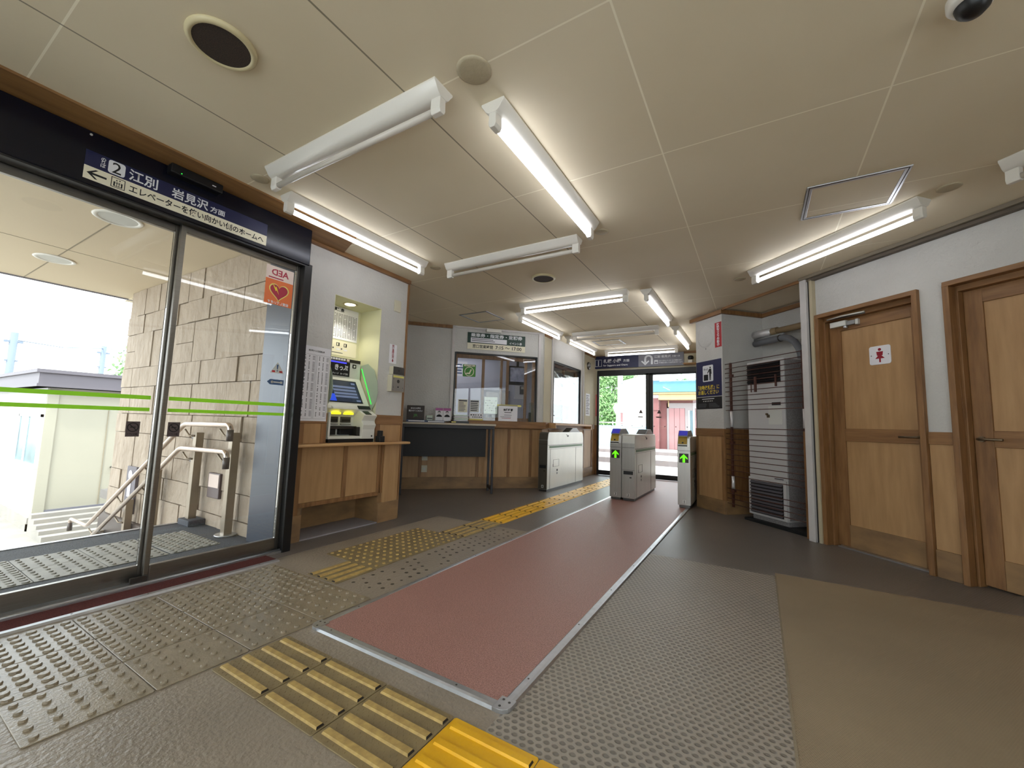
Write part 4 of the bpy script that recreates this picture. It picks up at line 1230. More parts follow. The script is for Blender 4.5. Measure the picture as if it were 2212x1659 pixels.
# ================================================================== PASSAGE & BACK
k = FP.root('convex_mirror', 'small round convex mirror high on the passage wall', 'mirror')
a = MB(); a.lathe([(0.075, 0), (0.075, 0.02), (0.068, 0.026)], (7.66, -0.012, 2.13), 'steel_dark', 24, axis=1); a.build('rim', k)
a = MB(); a.lathe([(0.068, 0.022), (0.05, 0.036), (0.025, 0.045), (0.0, 0.048)], (7.66, -0.012, 2.13), 'aluminium', 24, axis=1); a.build('mirror', k)
notice('notice_sheet', 'white printed sheet on the cream wall by the platform doors', 7.54, 7.77, 1.155, 1.585, -0.0125, 'paper', 12, 'ink_grey', 9, fr=FP)
k = poster(Fr(0, 8.1, 0), 'red_sticker', 'pale red vertical sticker on the post by the platform doors', -2.83, -2.805, 1.16, 1.60, -0.0125, 'sticker_pink', 'sticker')
k['category'] = 'sticker'
# platform 1 sign
k = FB.root('platform_sign', 'navy and grey platform one sign above the far doors', 'sign')
yb_ = -0.032
bx(-2.87, -1.965, yb_-0.012, yb_, 2.122, 2.372, 'navy').build('navy_panel', k)
bx(-1.965, -1.145, yb_-0.012, yb_, 2.122, 2.372, 'sign_grey').build('grey_panel', k)
yf = yb_-0.0128
a = MB()
for x0, x1, z0, z1 in ((-2.835, -2.70, 2.165, 2.171), (-2.835, -2.70, 2.299, 2.305), (-2.835, -2.829, 2.171, 2.299), (-2.706, -2.70, 2.171, 2.299)): a.box(x0, x1, yf, yf+0.0008, z0, z1, 'ink_white')
a.build('number_frame', k)
text('1', -2.767, yf, 2.235, 0.155, 'ink_white', k, bold=0.005)
text('札幌 小樽', -2.665, yf, 2.27, 0.085, 'ink_white', k, width=0.36, align='LEFT')
text('方面', -2.265, yf, 2.265, 0.055, 'ink_white', k, width=0.125, align='LEFT')
text('for Sapporo and Otaru', -2.665, yf, 2.178, 0.05, 'ink_white', k, width=0.49, align='LEFT')
a = MB()
arc = [(-1.775+0.062*cos(t_), 2.272+0.062*sin(t_)) for t_ in [pi*q/12 for q in range(13)]]
path = [(-1.713, 2.165)]+arc+[(-1.837, 2.20)]
for (x0, z0), (x1, z1) in zip(path, path[1:]):
    d_ = hypot(x1-x0, z1-z0); nx_, nz_ = -(z1-z0)/d_*0.018, (x1-x0)/d_*0.018
    a.prism([(x0+nx_, z0+nz_), (x1+nx_, z1+nz_), (x1-nx_, z1-nz_), (x0-nx_, z0-nz_)], 1, yf, yf+0.0008, 'ink_white')
a.prism([(-1.837, 2.150), (-1.915, 2.225), (-1.897, 2.243), (-1.837, 2.190), (-1.777, 2.243), (-1.759, 2.225)], 1, yf, yf+0.0008, 'ink_white')
a.build('return_arrow', k)
text('江別 岩見沢', -1.67, yf, 2.305, 0.052, 'ink_white', k, width=0.30, align='LEFT')
text('方面へは', -1.35, yf, 2.302, 0.032, 'ink_white', k, width=0.14, align='LEFT')
a = MB(); a.box(-1.67, -1.60, yf, yf+0.0008, 2.17, 2.24, 'ink_white'); a.box(-1.66, -1.61, yf-0.0006, yf, 2.18, 2.21, 'sign_grey'); a.build('lift_icon', k)
text('向かい側エレベーターをご利用になり', -1.585, yf, 2.222, 0.026, 'ink_white', k, width=0.40, align='LEFT')
text('跨線橋を渡って反対側のホームへ', -1.585, yf, 2.185, 0.026, 'ink_white', k, width=0.42, align='LEFT')
# platform doors
o = FB.root('door_5', 'dark framed glass sliding doors to the platform', 'door', kind='structure')
a = MB(); a.box(-2.80, -0.90, -0.02, 0.06, 1.998, 2.085, 'black'); a.box(-2.80, -2.775, -0.02, 0.06, 0, 1.998, 'black'); a.box(-0.925, -0.90, -0.02, 0.06, 0, 1.998, 'black'); a.build('door_frame', o, 0.003)
def bdoor(s0, s1, y0):
    a = MB(); e = 0.06
    a.box(s0, s0+(0.012 if s0 < -2 else 0.075), y0, y0+0.03, 0.008, 1.998, 'gate_dark'); a.box(s1-(0.06 if s1 < -1.5 else 0.03), s1, y0, y0+0.03, 0.008, 1.998, 'gate_dark')
    a.box(s0, s1, y0, y0+0.03, 0.008, 0.095, 'black'); a.box(s0, s1, y0, y0+0.03, 1.97, 1.998, 'black')
    lf = a.build('door_leaf', o, 0.002)
    bx(s0+0.012, s1-0.03, y0+0.012, y0+0.018, 0.095, 1.97, 'glass').build('glass', lf)
    a = MB()
    for q in range(5):
        sx = s0+0.09+q*0.195
        if sx < s1-0.06: a.disc((sx, 0, 0.988), 0.010, y0+0.0112, y0+0.012, 'ink_grey', 10, axis=1)
    a.build('glass_dot', lf)
bdoor(-2.775, -1.775, -0.015)
bdoor(-1.785, -0.925, 0.02)
for i, (sx, yy, lab) in enumerate(((-1.93, -0.0035, 'small dark triangle warning sticker on the platform door pane nearer the fence'), (-1.60, 0.0315, 'small dark triangle warning sticker on the platform door pane before the red barn'))):
    k = FB.root('warning_sticker', lab, 'sticker', group='warning stickers on the platform doors')
    a = MB(); a.prism([(sx-0.04, 1.23), (sx+0.04, 1.23), (sx, 1.305)], 1, yy-0.0008, yy, 'sticker_grey'); a.build('triangle', k)
    a = MB(); a.box(sx-0.055, sx+0.04, yy-0.0008, yy, 1.15, 1.172, 'sticker_grey'); a.build('arrow', k)
k = FB.root('security_camera', 'black security camera on a cream bracket by the platform doors', 'camera')
a = MB(); a.box(-1.14, -0.93, -0.03, -0.002, 2.14, 2.335, 'plaster_cream'); a.box(-1.14, -0.93, -0.20, -0.002, 2.125, 2.14, 'wood_light'); a.build('bracket', k, 0.003)
a = MB(); a.lathe([(0, 0), (0.045, 0), (0.05, 0.03), (0.04, 0.06), (0, 0.07)], (-1.02, -0.10, 2.215), 'black', 16); a.box(-1.06, -0.99, -0.14, -0.06, 2.141, 2.20, 'lamp_white'); a.build('camera_body', k, 0.003)

# ================================================================== TICKET GATES
def gate(label, x0, x1, y0, y1, z, reader, num, dark=False, stripe_side=1):
    L = y1-y0; w_ = x1-x0
    k = thing('ticket_gate', label, 'ticket gate', (x0, y0, z), 0, 'ticket gates across the passage')
    a = MB()
    top = 0.845
    prof = [(0.0, 0.03), (0.0, top-0.11), (0.02, top-0.02), (0.05, top), (L-0.06, top), (L-0.015, top-0.03), (L, top-0.10), (L, 0.03)]
    if reader: prof = [(0.0, 0.03), (0.0, top-0.10), (0.055, top), (L-0.06, top), (L-0.015, top-0.03), (L, top-0.10), (L, 0.03)]
    a.prism(prof, 0, 0.002, w_-0.002, 'steel_light')
    a.build('housing', k, 0.006)
    a = MB(); a.box(0.015, w_-0.015, 0.015, L-0.03, 0, 0.03, 'steel_dark'); a.build('plinth', k)
    if not dark:
        a = MB(); a.box(0.004, w_-0.004, -0.0008, 0.004, 0.034, top-0.115, 'steel'); a.build('front_plate', k)
    if dark:  # front shade of this gate is put into the plate colour
        a = MB(); a.box(0.006, w_-0.006, -0.0008, 0.004, 0.034, top-0.115, 'front_shade'); a.prism([(0.0, top-0.112), (0.019, top-0.022), (0.048, top-0.001), (0.047, top+0.0006), (0.017, top-0.020), (-0.0009, top-0.112)], 0, 0.006, w_-0.006, 'front_shade'); a.build('front_plate', k)
    # panel joints
    a = MB()
    for xs in (0.0012, w_-0.0012):
        a.box(xs-0.001, xs+0.001, 0.02, L-0.02, 0.655, 0.660, 'gate_dark'); a.box(xs-0.001, xs+0.001, 0.02, L-0.02, 0.598, 0.601, 'gate_dark')
        a.box(xs-0.001, xs+0.001, L-0.34, L-0.336, 0.035, 0.598, 'gate_dark'); a.box(xs-0.001, xs+0.001, 0.09, 0.093, 0.035, 0.598, 'gate_dark')
        for q0, q1, r0, r1 in ((0.20, 0.40, 0.44, 0.443), (0.20, 0.40, 0.34, 0.343), (0.20, 0.203, 0.34, 0.443), (0.397, 0.40, 0.34, 0.443)): a.box(xs-0.001, xs+0.001, q0, q1, r0, r1, 'gate_dark')
        a.box(xs-0.001, xs+0.001, 0.19, 0.205, 0.34, 0.38, 'black'); a.box(xs-0.001, xs+0.001, 0.32, 0.36, 0.27, 0.30, 'gate_dark'); a.box(xs-0.001, xs+0.001, 0.32, 0.36, 0.225, 0.255, 'machine_grey')
    a.box(0.004, w_-0.004, -0.0012, 0.0, 0.672, 0.676, 'gate_dark')
    a.build('panel_joint', k)
    a = MB()
    for xs in (0.0, w_): a.box(xs-0.0015, xs+0.0015, 0.06, L-0.05, 0.615, 0.648, 'gate_green')
    a.build('green_stripe', k)
    a = MB()
    for xs in (0.0, w_): a.box(xs-0.0025, xs+0.0025, L*0.5, L*0.5+0.05, 0.775, 0.80, 'black'); a.box(xs-0.0025, xs+0.0025, L*0.5-0.03, L*0.5-0.015, 0.80, 0.812, 'gate_dark')
    a.build('side_sensor', k)
    a = MB()
    if reader:
        a.prism([(0.02, top), (0.10, top+0.07), (0.34, top+0.075), (0.50, top)], 0, 0.006, w_-0.03, 'machine_grey')
        a.build('reader_hump', k, 0.004)
        a = MB(); a.prism([(0.030, top+0.012), (0.092, top+0.066), (0.091, top+0.068), (0.028, top+0.014)], 0, 0.014, w_-0.038, 'gate_blue'); a.build('reader_panel', k)
        a = MB(); a.prism([(0.002, top-0.092), (0.052, top-0.006), (0.050, top-0.004), (-0.001, top-0.09)], 0, 0.010, w_-0.04, 'gate_yellow')
        a.disc((w_*0.42, 0, top-0.075), 0.010, -0.002, 0.02, 'black', 10, axis=1); a.build('ticket_slot', k)
        a = MB(); a.box(0.01, w_-0.035, -0.0025, 0.012, top-0.118, top-0.104, 'black'); a.box(0.012, w_-0.04, -0.012, 0.0, top-0.128, top-0.118, 'steel_light'); a.box(w_-0.034, w_-0.004, -0.001, 0.03, top-0.10, top-0.02, 'steel_light'); a.build('slot_lip', k, 0.001)
        a = MB(); a.box(0.022, w_-0.022, -0.0018, 0, 0.532, 0.640, 'gate_dark'); a.build('lamp_panel', k)
        cx = w_/2
        a = MB(); a.prism([(cx, 0.634), (cx-0.042, 0.590), (cx-0.042, 0.570), (cx-0.014, 0.594), (cx-0.014, 0.534), (cx+0.014, 0.534), (cx+0.014, 0.594), (cx+0.042, 0.570), (cx+0.042, 0.590)], 1, -0.003, -0.0018, 'led_lime'); a.build('green_arrow', k)
    else:
        a.prism([(L-0.62, top), (L-0.46, top+0.068), (L-0.30, top+0.072), (L-0.14, top)], 0, 0.02, w_-0.006, 'machine_grey')
        a.build('exit_hump', k, 0.004)
        a = MB(); a.prism([(L-0.605, top+0.008), (L-0.465, top+0.067), (L-0.466, top+0.069), (L-0.607, top+0.010)], 0, 0.03, w_-0.02, 'gate_dark'); a.build('hump_panel', k)
        a = MB(); a.box(0.024, w_-0.024, -0.002, 0, 0.33, 0.375, 'black'); a.build('return_slot', k)
        a = MB(); a.box(0.004, w_-0.004, -0.0014, 0, 0.385, 0.388, 'gate_dark'); a.box(w_*0.6, w_*0.75, -0.0018, 0, 0.285, 0.30, 'gate_dark'); a.build('front_joint', k)
    a = MB(); a.box(w_/2-0.017, w_/2+0.017, -0.0014, 0, 0.052, 0.092, 'paper_grey' if num != '3' else 'steel_light'); a.build('number_plate', k)
    text(num, w_/2, -0.0022, 0.072, 0.045, 'ink', k)
    return k
gate('slim steel ticket gate numbered four below the second ticket window', -2.757, -2.608, 5.43, 6.84, 0.0, False, '4', True)
gate('middle ticket gate with green arrow, joined on its inner side', -1.700, -1.545, 5.43, 6.69, 0.0130, True, '3')
gate('middle ticket gate with a black return slot, number two', -1.540, -1.370, 5.43, 6.69, 0.0130, False, '2')
gate('ticket gate with green arrow against the poster pillar', -0.855, -0.705, 5.40, 6.65, 0.0130, True, '1')

# ================================================================== HEATER NOOK
k = FR.root('space_heater', 'tall white floor heater with dark louvres behind the rusty guard', 'heater')
a = MB(); a.box(-3.755, -3.30, 0.07, 0.44, 0.075, 1.695, 'heater_white'); a.build('cabinet', k, 0.006)
a = MB(); a.box(-3.2995, -3.297, 0.085, 0.43, 0.09, 1.68, 'heater_side'); a.build('side_panel', k)
a = MB(); a.box(-3.74, -3.31, 0.09, 0.42, 0.03, 0.075, 'heater_side'); a.build('plinth', k)
a = MB(); a.box(-3.745, -3.335, 0.062, 0.07, 1.455, 1.668, 'slat_dark')
for i in range(8): a.prism([(0.05, 1.468+i*0.025), (0.062, 1.480+i*0.025), (0.062, 1.484+i*0.025), (0.048, 1.472+i*0.025)], 0, -3.742, -3.338, 'slat_dark')
a.build('upper_grille', k)
a = MB(); a.box(-3.757, -3.302, 0.055, 0.07, 0.078, 0.465, 'heater_white'); a.build('lower_frame', k, 0.004)
a = MB(); a.box(-3.725, -3.335, 0.052, 0.056, 0.10, 0.43, 'slat_dark')
for i in range(10): a.prism([(0.038, 0.108+i*0.033), (0.052, 0.122+i*0.033), (0.052, 0.13+i*0.033), (0.036, 0.113+i*0.033)], 0, -3.723, -3.337, 'slat_grey')
a.build('lower_grille', k)
a = MB(); a.box(-3.49, -3.33, 0.068, 0.07, 1.02, 1.205, 'paper_grey'); a.build('control_panel', k)
a = MB(); a.box(-3.445, -3.345, 0.066, 0.07, 1.215, 1.245, 'slat_dark'); a.build('name_plate', k)
a = MB(); a.box(-3.505, -3.475, 0.06, 0.07, 1.09, 1.12, 'lever'); a.disc((-3.505, 0, 1.125), 0.012, 0.055, 0.07, 'lever', 12, axis=1); a.build('lock', k)
a = MB(); a.box(-3.44, -3.34, 0.066, 0.07, 0.472, 0.482, 'slat_grey'); a.build('name_plate', k)
FR.put(bx(-3.80, -3.06, 0.03, 0.56, 0, 0.028, 'black_matt'), 'heater_mat', 'black tray on the floor under the white heater', 'mat', 0.004)
k = FR.root('heater_guard', 'rusty horizontal bar guard in front of the white heater', 'guard')
zs = [1.71-0.0535*i for i in range(11)]+[0.97-0.0585*i for i in range(10)]+[0.30, 0.245, 0.19, 0.135]
a = MB()
for i, z in enumerate(zs):
    a.tube([(-4.015, 0.012, z), (-3.005 if z > 1 else -3.05, 0.012, z)], 0.0042, 'rod_rust', 6)
a.build('bar', k)
for s_ in (-3.945, -3.052):
    a = MB(); a.box(s_-0.012, s_+0.012, 0.018, 0.034, 1.16, 1.72, 'rod_rust'); a.box(s_-0.014, s_+0.03, 0.015, 0.04, 1.555, 1.585, 'rod_rust'); a.build('post', k)
    a = MB(); a.box(s_-0.012, s_+0.012, 0.018, 0.034, 0.10, 0.985, 'rod_rust'); a.box(s_-0.02, s_+0.03, 0.012, 0.04, 0.265, 0.29, 'rod_rust'); a.box(s_-0.02, s_+0.03, 0.012, 0.04, 0.80, 0.825, 'rod_rust'); a.build('post', k)
    a = MB(); a.tube([(s_, 0.026, 0.985), (s_+0.003, 0.026, 1.06), (s_, 0.026, 1.165)], 0.017, 'foil', 10); a.build('foil_wrap', k)
    a = MB(); a.tube([(s_, 0.026, 0.30), (s_+0.006, 0.024, 0.37), (s_, 0.026, 0.44)], 0.018, 'foil', 10, r_end=0.015); a.build('foil_wrap', k)
for b_ in ((-3.60, -3.575, 0.004, 0.016, 1.36, 1.52), (-3.345, -3.33, 0.004, 0.016, 1.40, 1.52), (-3.645, -3.638, 0.004, 0.012, 1.36, 1.46)):
    a = MB(); a.box(*b_, 'rod_rust'); a.build('bracket', k)
k = FR.root('heater_pipes', 'tan flue pipe and grey hose above the white heater', 'pipe')
a = MB(); a.tube([(-3.80, 0.45, 2.08), (-2.99, 0.45, 2.075)], 0.034, 'pipe_tan', 14); a.build('flue_pipe', k)
a = MB(); a.tube([(-4.02, 0.45, 2.09), (-3.77, 0.45, 2.09)], 0.044, 'foil', 16); a.tube([(-3.79, 0.45, 2.085), (-3.70, 0.45, 2.085)], 0.040, 'pipe_tan', 14); a.build('foil_sleeve', k)
a = MB(); a.tube([(-4.02, 0.45, 2.03), (-3.62, 0.45, 2.035)], 0.015, 'machine_grey', 10); a.build('thin_pipe', k)
hp_ = [(-4.02, 0.45, 1.985), (-3.85, 0.44, 1.985), (-3.68, 0.43, 1.985), (-3.60, 0.42, 1.985), (-3.52, 0.41, 1.955), (-3.45, 0.40, 1.90), (-3.40, 0.39, 1.83), (-3.37, 0.38, 1.76), (-3.37, 0.38, 1.70)]
a = MB(); a.tube(hp_, 0.034, 'hose_grey', 14); a.build('grey_hose', k)
a = MB(); a.lathe([(0.034, 0), (0.040, 0.002), (0.040, 0.018), (0.034, 0.02)], (-3.66, 0.428, 1.985), 'steel_dark', 14, axis=0); a.build('hose_clip', k)
# posters on the pillar
k = FR.root('gate_poster', 'navy poster with a man at a ticket gate on the pillar', 'poster')
bx(-4.485, -4.056, -0.0025, 0, 1.352, 1.792, 'navy_poster').build('sheet', k)
a = MB(); a.prism(round_poly(-4.37, -4.19, 1.535, 1.735, 0.015), 1, -0.0033, -0.0025, 'ink_white'); a.build('pictogram_plate', k)
a = MB()
yy0, yy1 = -0.0041, -0.0033
a.box(-4.352, -4.275, yy0, yy1, 1.548, 1.622, 'ink'); a.disc((-4.238, 0, 1.703), 0.011, yy0, yy1, 'ink', 14, axis=1)
a.prism([(-4.256, 1.688), (-4.222, 1.688), (-4.216, 1.625), (-4.226, 1.625), (-4.230, 1.548), (-4.238, 1.548), (-4.240, 1.615), (-4.243, 1.548), (-4.253, 1.548), (-4.256, 1.66), (-4.285, 1.632), (-4.292, 1.638)], 1, yy0, yy1, 'ink')
a.build('figure', k)
text('きっぷ', -4.315, -0.0041, 1.688, 0.030, 'ink', k, width=0.07, bold=0.02)
text('「自動改札機」に', -4.275, -0.0033, 1.462, 0.058, 'ink_yellow', k, width=0.36)
text('お通しください', -4.28, -0.0033, 1.402, 0.056, 'ink_yellow', k, width=0.35)
k = FR.root('notice_board', 'black notice panel directly under the navy gate poster', 'notice')
bx(-4.485, -4.056, -0.0025, 0, 1.20, 1.344, 'ink').build('sheet', k)
a = MB(); a.box(-4.39, -4.18, -0.0033, -0.0025, 1.318, 1.326, 'ink_white'); ruled(a, -4.37, -4.19, 1.285, 1.305, 1, -0.0025, 'paper_grey', 0.6, 3, cols=6, gap=0.4); ruled(a, -4.46, -4.30, 1.215, 1.27, 5, -0.0025, 'ink_grey', 0.35, 5); ruled(a, -4.27, -4.08, 1.215, 1.27, 5, -0.0025, 'ink_grey', 0.35, 6); a.build('small_print', k)
k = FR.root('camera_sticker', 'red vertical security camera sticker on the pillar', 'sticker')
bx(-4.152, -4.045, -0.002, 0, 1.932, 2.232, 'sticker_red').build('sheet', k)
text('防犯カメラ作動中', -4.099, -0.0028, 2.082, 0.044, 'ink_white', k, vert=True)
k = FR.root('round_cover', 'round white cover plate high on the pillar', 'plate')
a = MB(); a.lathe([(0, 0.008), (0.11, 0.008), (0.135, 0.004), (0.14, 0.0)], (-4.315, 0, 2.10), 'plaster', 32, axis=1); a.build('disc', k)
for z in (2.225, 1.945):
    a = MB(); a.disc((-4.31, 0, z), 0.006, -0.004, 0, 'steel_dark', 8, axis=1); a.build('screw', k)

# ================================================================== FLOOR ITEMS
# carpet runner
k = thing('carpet_runner', 'long red carpet runner with aluminium edging leading to the gates', 'carpet', (-1.768, 1.238, 0))
LC = 6.78
a = MB(); a.box(0.03, 1.014, 0.03, LC, 0, 0.010, 'carpet_red'); a.build('pile', k)
def edge(name, pts_fn, parent):
    a = MB(); pts_fn(a); return a.build(name, parent, 0.0)
pr = [(0, 0), (0.006, 0.009), (0.016, 0.0115), (0.036, 0.0115), (0.040, 0.010), (0.040, 0)]
a = MB(); a.prism(pr, 1, 0.035, LC, 'aluminium'); a.build('edge_strip', k)
a = MB(); a.prism([(1.044-x, z) for x, z in pr], 1, 0.045, LC, 'aluminium'); a.build('edge_strip', k)
a = MB(); a.prism(pr, 0, 0.035, 1.0, 'aluminium'); a.build('edge_strip', k)
for (cx, cy, sx) in ((0.035, 0.035, -1), (1.009, 0.035, 1)):
    a = MB()
    poly = [(cx-sx*0.02, cy+0.03), (cx-sx*0.02, cy-0.037)]
    poly += [(cx+sx*0.037*sin(t_), cy-0.037*cos(t_)) for t_ in [pi/2*q/6 for q in range(7)]]
    poly += [(cx+sx*0.037, cy+0.03)]
    a.prism(poly, 2, 0, 0.0135, 'aluminium')
    for dx, dy in ((0, -0.02), (sx*0.02, 0.01), (-sx*0.005, 0.015)): a.disc((cx+dx, cy+dy), 0.005, 0.0135, 0.0145, 'steel_dark', 8)
    a.build('corner_cap', k, 0.003)
a = MB()
for i in range(13):
    a.disc((0.026, 0.25+i*0.5), 0.004, 0.0115, 0.0125, 'steel_dark', 6); a.disc((1.018, 0.2+i*0.5), 0.004, 0.0115, 0.0125, 'steel_dark', 6)
for q in (0.12, 0.26, 0.52, 0.82): a.disc((q, 0.026), 0.004, 0.0115, 0.0125, 'steel_dark', 6)
a.build('screw', k)
# door mat strip
k = thing('door_mat', 'thin dark red mat strip along the sliding door track', 'mat', (-2.90, -0.62, 0))
bx(0.0, 0.135, 0, 2.28, 0, 0.008, 'carpet_dark').build('pile', k)
a = MB(); a.prism([(0.135, 0), (0.137, 0.010), (0.165, 0.010), (0.172, 0)], 1, 0, 2.28, 'aluminium'); a.build('edge_strip', k)
a = MB()
for i in range(8): a.disc((0.15, 0.2+i*0.28), 0.004, 0.010, 0.011, 'steel_dark', 6)
a.build('screw', k)

def stud(mb, x, y, r, h, m, n=12, z0=0.004):
    mb.lathe([(r, z0), (r*0.94, z0+h*0.7), (r*0.78, z0+h), (0.0005, z0+h)], (x, y, 0), m, n, smooth=False)
def tile_mesh(kind, m, studm=None, w_=0.298, l_=0.298, n=5, r=0.011, h=0.0065):
    a = MB(); a.prism([(0.001+x*(w_-0.002), 0.001+y*(l_-0.002)) for x, y in ((0.02, 0), (0.98, 0), (1, 0.02), (1, 0.98), (0.98, 1), (0.02, 1), (0, 0.98), (0, 0.02))], 2, 0, 0.004, m)
    base = a.build('tactile_tile', None, 0.0012, 1)
    if kind == 'stud':
        s_ = MB(); ny = n; nx_ = max(1, round(n*w_/l_))
        for i in range(nx_):
            for j in range(ny): stud(s_, w_*(i+0.5)/nx_, l_*(j+0.5)/ny, r, h, studm or m)
        s_.build('stud', base)['kind'] = 'stuff'
    else:
        s_ = MB()
        for i in range(4):
            x = w_*(i+0.5)/4
            y0, y1 = 0.008, l_-0.016
            vs = [(x-0.014, y0, 0.004), (x+0.014, y0, 0.004), (x+0.014, y1, 0.004), (x-0.014, y1, 0.004), (x-0.0105, y0+0.003, 0.0105), (x+0.0105, y0+0.003, 0.0105), (x+0.0105, y1-0.003, 0.0105), (x-0.0105, y1-0.003, 0.0105)]
            s_.add(vs, [(4, 5, 6, 7), (1, 2, 6, 5), (3, 0, 4, 7)], studm or m)
            s_.add(vs, [(0, 1, 5, 4), (2, 3, 7, 6)], 'tile_end_shade')
        s_.build('bar', base)
        if kind == 'bar_dot':
            d_ = MB()
            for i in range(5):
                for q in range(3):
                    for j in range(11):
                        x = w_*i/4+(q-1)*0.013; y = 0.012+j*0.0255+(q % 2)*0.012
                        if 0.006 < x < w_-0.006: 
                            e = 0.005; d_.add([(x-e, y-0.001, 0.004), (x+e, y+0.004, 0.004), (x+e, y+0.006, 0.004), (x-e, y+0.001, 0.004), (x, y+0.0025, 0.0052)], [(0, 1, 4), (1, 2, 4), (2, 3, 4), (3, 0, 4)], m)
            d_.build('raised_mark', base)['kind'] = 'stuff'
    return base
def place(proto, first, x, y, z, label, group, rot=0.0):
    o = proto if first else copy_tree(proto)
    o.location = (x, y, z); o.rotation_euler = (0, 0, rot)
    tag(o, label, 'tactile tile', group)
    return o
pd = tile_mesh('stud', 'tile_tan', n=6, r=0.0165, h=0.0065, l_=0.303, w_=0.300)
ps = tile_mesh('stud', 'tile_tan', n=5, r=0.011, h=0.0065, l_=0.303, w_=0.303)
YS = (0.385, 0.69, 0.995, 1.30)
for c_, x in enumerate((-2.69, -2.388)):
    for r_, y in enumerate(YS):
        place(pd, c_ == 0 and r_ == 0, x, y, 0.0, '%s closely studded tactile tile from the near end of the row %s' % (ORD[r_], ['along the door mat', 'in the middle of the pad']), 'studded tiles inside the glass door')
        o_ = bpy.context.scene.collection.objects[-1]
for r_, y in enumerate(YS):
    place(ps, r_ == 0, -2.086, y, 0.0, '%s sparsely studded tactile tile from the near end beside the red carpet' % ORD[r_], 'sparse tiles inside the glass door')
cnt = 0
for o_ in [q for q in C.objects if q.name.startswith('tactile_tile') and q.parent is None and 'closely' in q.get('label', '')]:
    i_, j_ = (0 if o_.location.x < -2.5 else 1), YS.index(min(YS, key=lambda v_: abs(v_-o_.location.y)))
    o_['label'] = '%s closely studded tactile tile from the near end of the row %s' % (ORD[j_], ('along the mat', 'inside the pad')[i_])
pb = tile_mesh('bar_dot', 'tile_olive', 'tile_bar', w_=0.300, l_=0.303)
for i in range(3):
    place(pb, i == 0, -1.77+i*0.304+0.303, 0.845, 0.0, '%s tan bar tactile tile in the near row before the yellow one' % ORD[i], 'tan bar tiles before the carpet', radians(90))
py_ = tile_mesh('bar', 'tile_yellow', w_=0.300, l_=0.303)
for i in range(3):
    place(py_, i == 0, -0.857+i*0.304+0.303, 0.845, 0.0, ['bright yellow bar tile nearest the carpet corner', 'bright yellow bar tile next along from the carpet corner', 'bright yellow bar tile ending the row past the frame edge'][i], 'yellow bar tiles in the near row', radians(90))
pw = tile_mesh('stud', 'tile_olive', 'tile_bar', w_=0.51, l_=0.302, n=5, r=0.0115)
for i in range(3):
    place(pw, i == 0, -2.625, 1.925+i*0.304, 0.0, '%s wide olive studded tile in front of the ticket machine wall' % ['nearest', 'middle', 'farthest'][i], 'olive studded tiles before the ticket machine')
pb2 = tile_mesh('bar', 'tile_olive', 'tile_bar', w_=0.275, l_=0.298)
for i, (y, lab) in enumerate(((1.622, 'olive bar tile linking the tan pad to the olive studs'), (2.842, 'olive bar tile just past the olive studs'), (3.142, 'olive bar tile touching the start of the yellow line'))):
    place(pb2, i == 0, -2.378, y, 0.0, lab, 'olive bar tiles along the guide line')
py2 = tile_mesh('bar', 'tile_yellow', w_=0.275, l_=0.298)
for i in range(15):
    place(py2, i == 0, -2.378, 3.445+i*0.302, 0.0, 'yellow bar tile %s in the line past the gates to the doors' % ORD[i], 'yellow guide line tiles')

# ================================================================== CEILING ITEMS
def lamp_proto(lit):
    k = bpy.data.objects.new('fluorescent_light', None); C.objects.link(k)
    a = MB()
    prof = [(-0.060, 0), (-0.060, -0.010), (-0.048, -0.026), (-0.036, -0.045), (-0.020, -0.056), (0.020, -0.056), (0.036, -0.045), (0.048, -0.026), (0.060, -0.010), (0.060, 0)]
    a.prism(prof, 1, -0.64, 0.64, 'lamp_white', True); a.build('reflector', k, 0.002)
    for e in (-1, 1):
        a = MB(); a.prism([(-0.018, -0.05), (-0.020, -0.108), (-0.013, -0.124), (0.013, -0.124), (0.020, -0.108), (0.018, -0.05)], 1, e*0.612-0.026, e*0.612+0.026, 'lamp_white'); a.build('lamp_holder', k, 0.003)
    a = MB(); a.tube([(0, -0.586, -0.102), (0, 0.586, -0.102)], 0.0155, 'tube_on' if lit else 'tube_off', 12); a.build('tube', k)
    return k
lp_on, lp_off = lamp_proto(True), lamp_proto(False)
used = {True: False, False: False}
def lamp(x, y, ang, lit, label):
    p = lp_on if lit else lp_off
    k = p if not used[lit] else copy_tree(p)
    used[lit] = True
    k.location = (x, y, H-0.0002); k.rotation_euler = (0, 0, radians(ang))
    tag(k, label, 'ceiling light', 'fluorescent lights on the ceiling')
lamp(-1.765, 1.242, 90, False, 'unlit fluorescent batten nearest the round speaker')
lamp(-0.985, 2.048, 0, True, 'lit fluorescent batten pointing toward the gates in the near square')
lamp(-2.575, 2.048, 0, True, 'lit fluorescent batten along the dark door header')
lamp(-1.775, 2.845, 90, False, 'unlit fluorescent batten at the far side of the near square')
lamp(0.445, 3.745, 45, True, 'lit fluorescent batten in front of the toilet doors')
bpy.context.view_layer.update()
lamp(1.60, 2.60, 45, False, 'unlit fluorescent batten cut off at the frame edge')
lamp(-1.775, 4.215, 90, True, 'lit fluorescent batten crossing just past the far small speaker')
lamp(-0.965, 4.905, 0, True, 'lit fluorescent batten over the aisle right above the gates')
lamp(-2.60, 5.135, 0, True, 'lit fluorescent batten in front of the ticket office sign')
lamp(-1.80, 5.91, 90, False, 'unlit fluorescent batten crossing above the middle gates')
lamp(-2.58, 6.66, 0, True, 'lit fluorescent batten beside the second ticket window')
lamp(-0.965, 6.66, 0, True, 'lit fluorescent batten by the pillar near the platform doors')
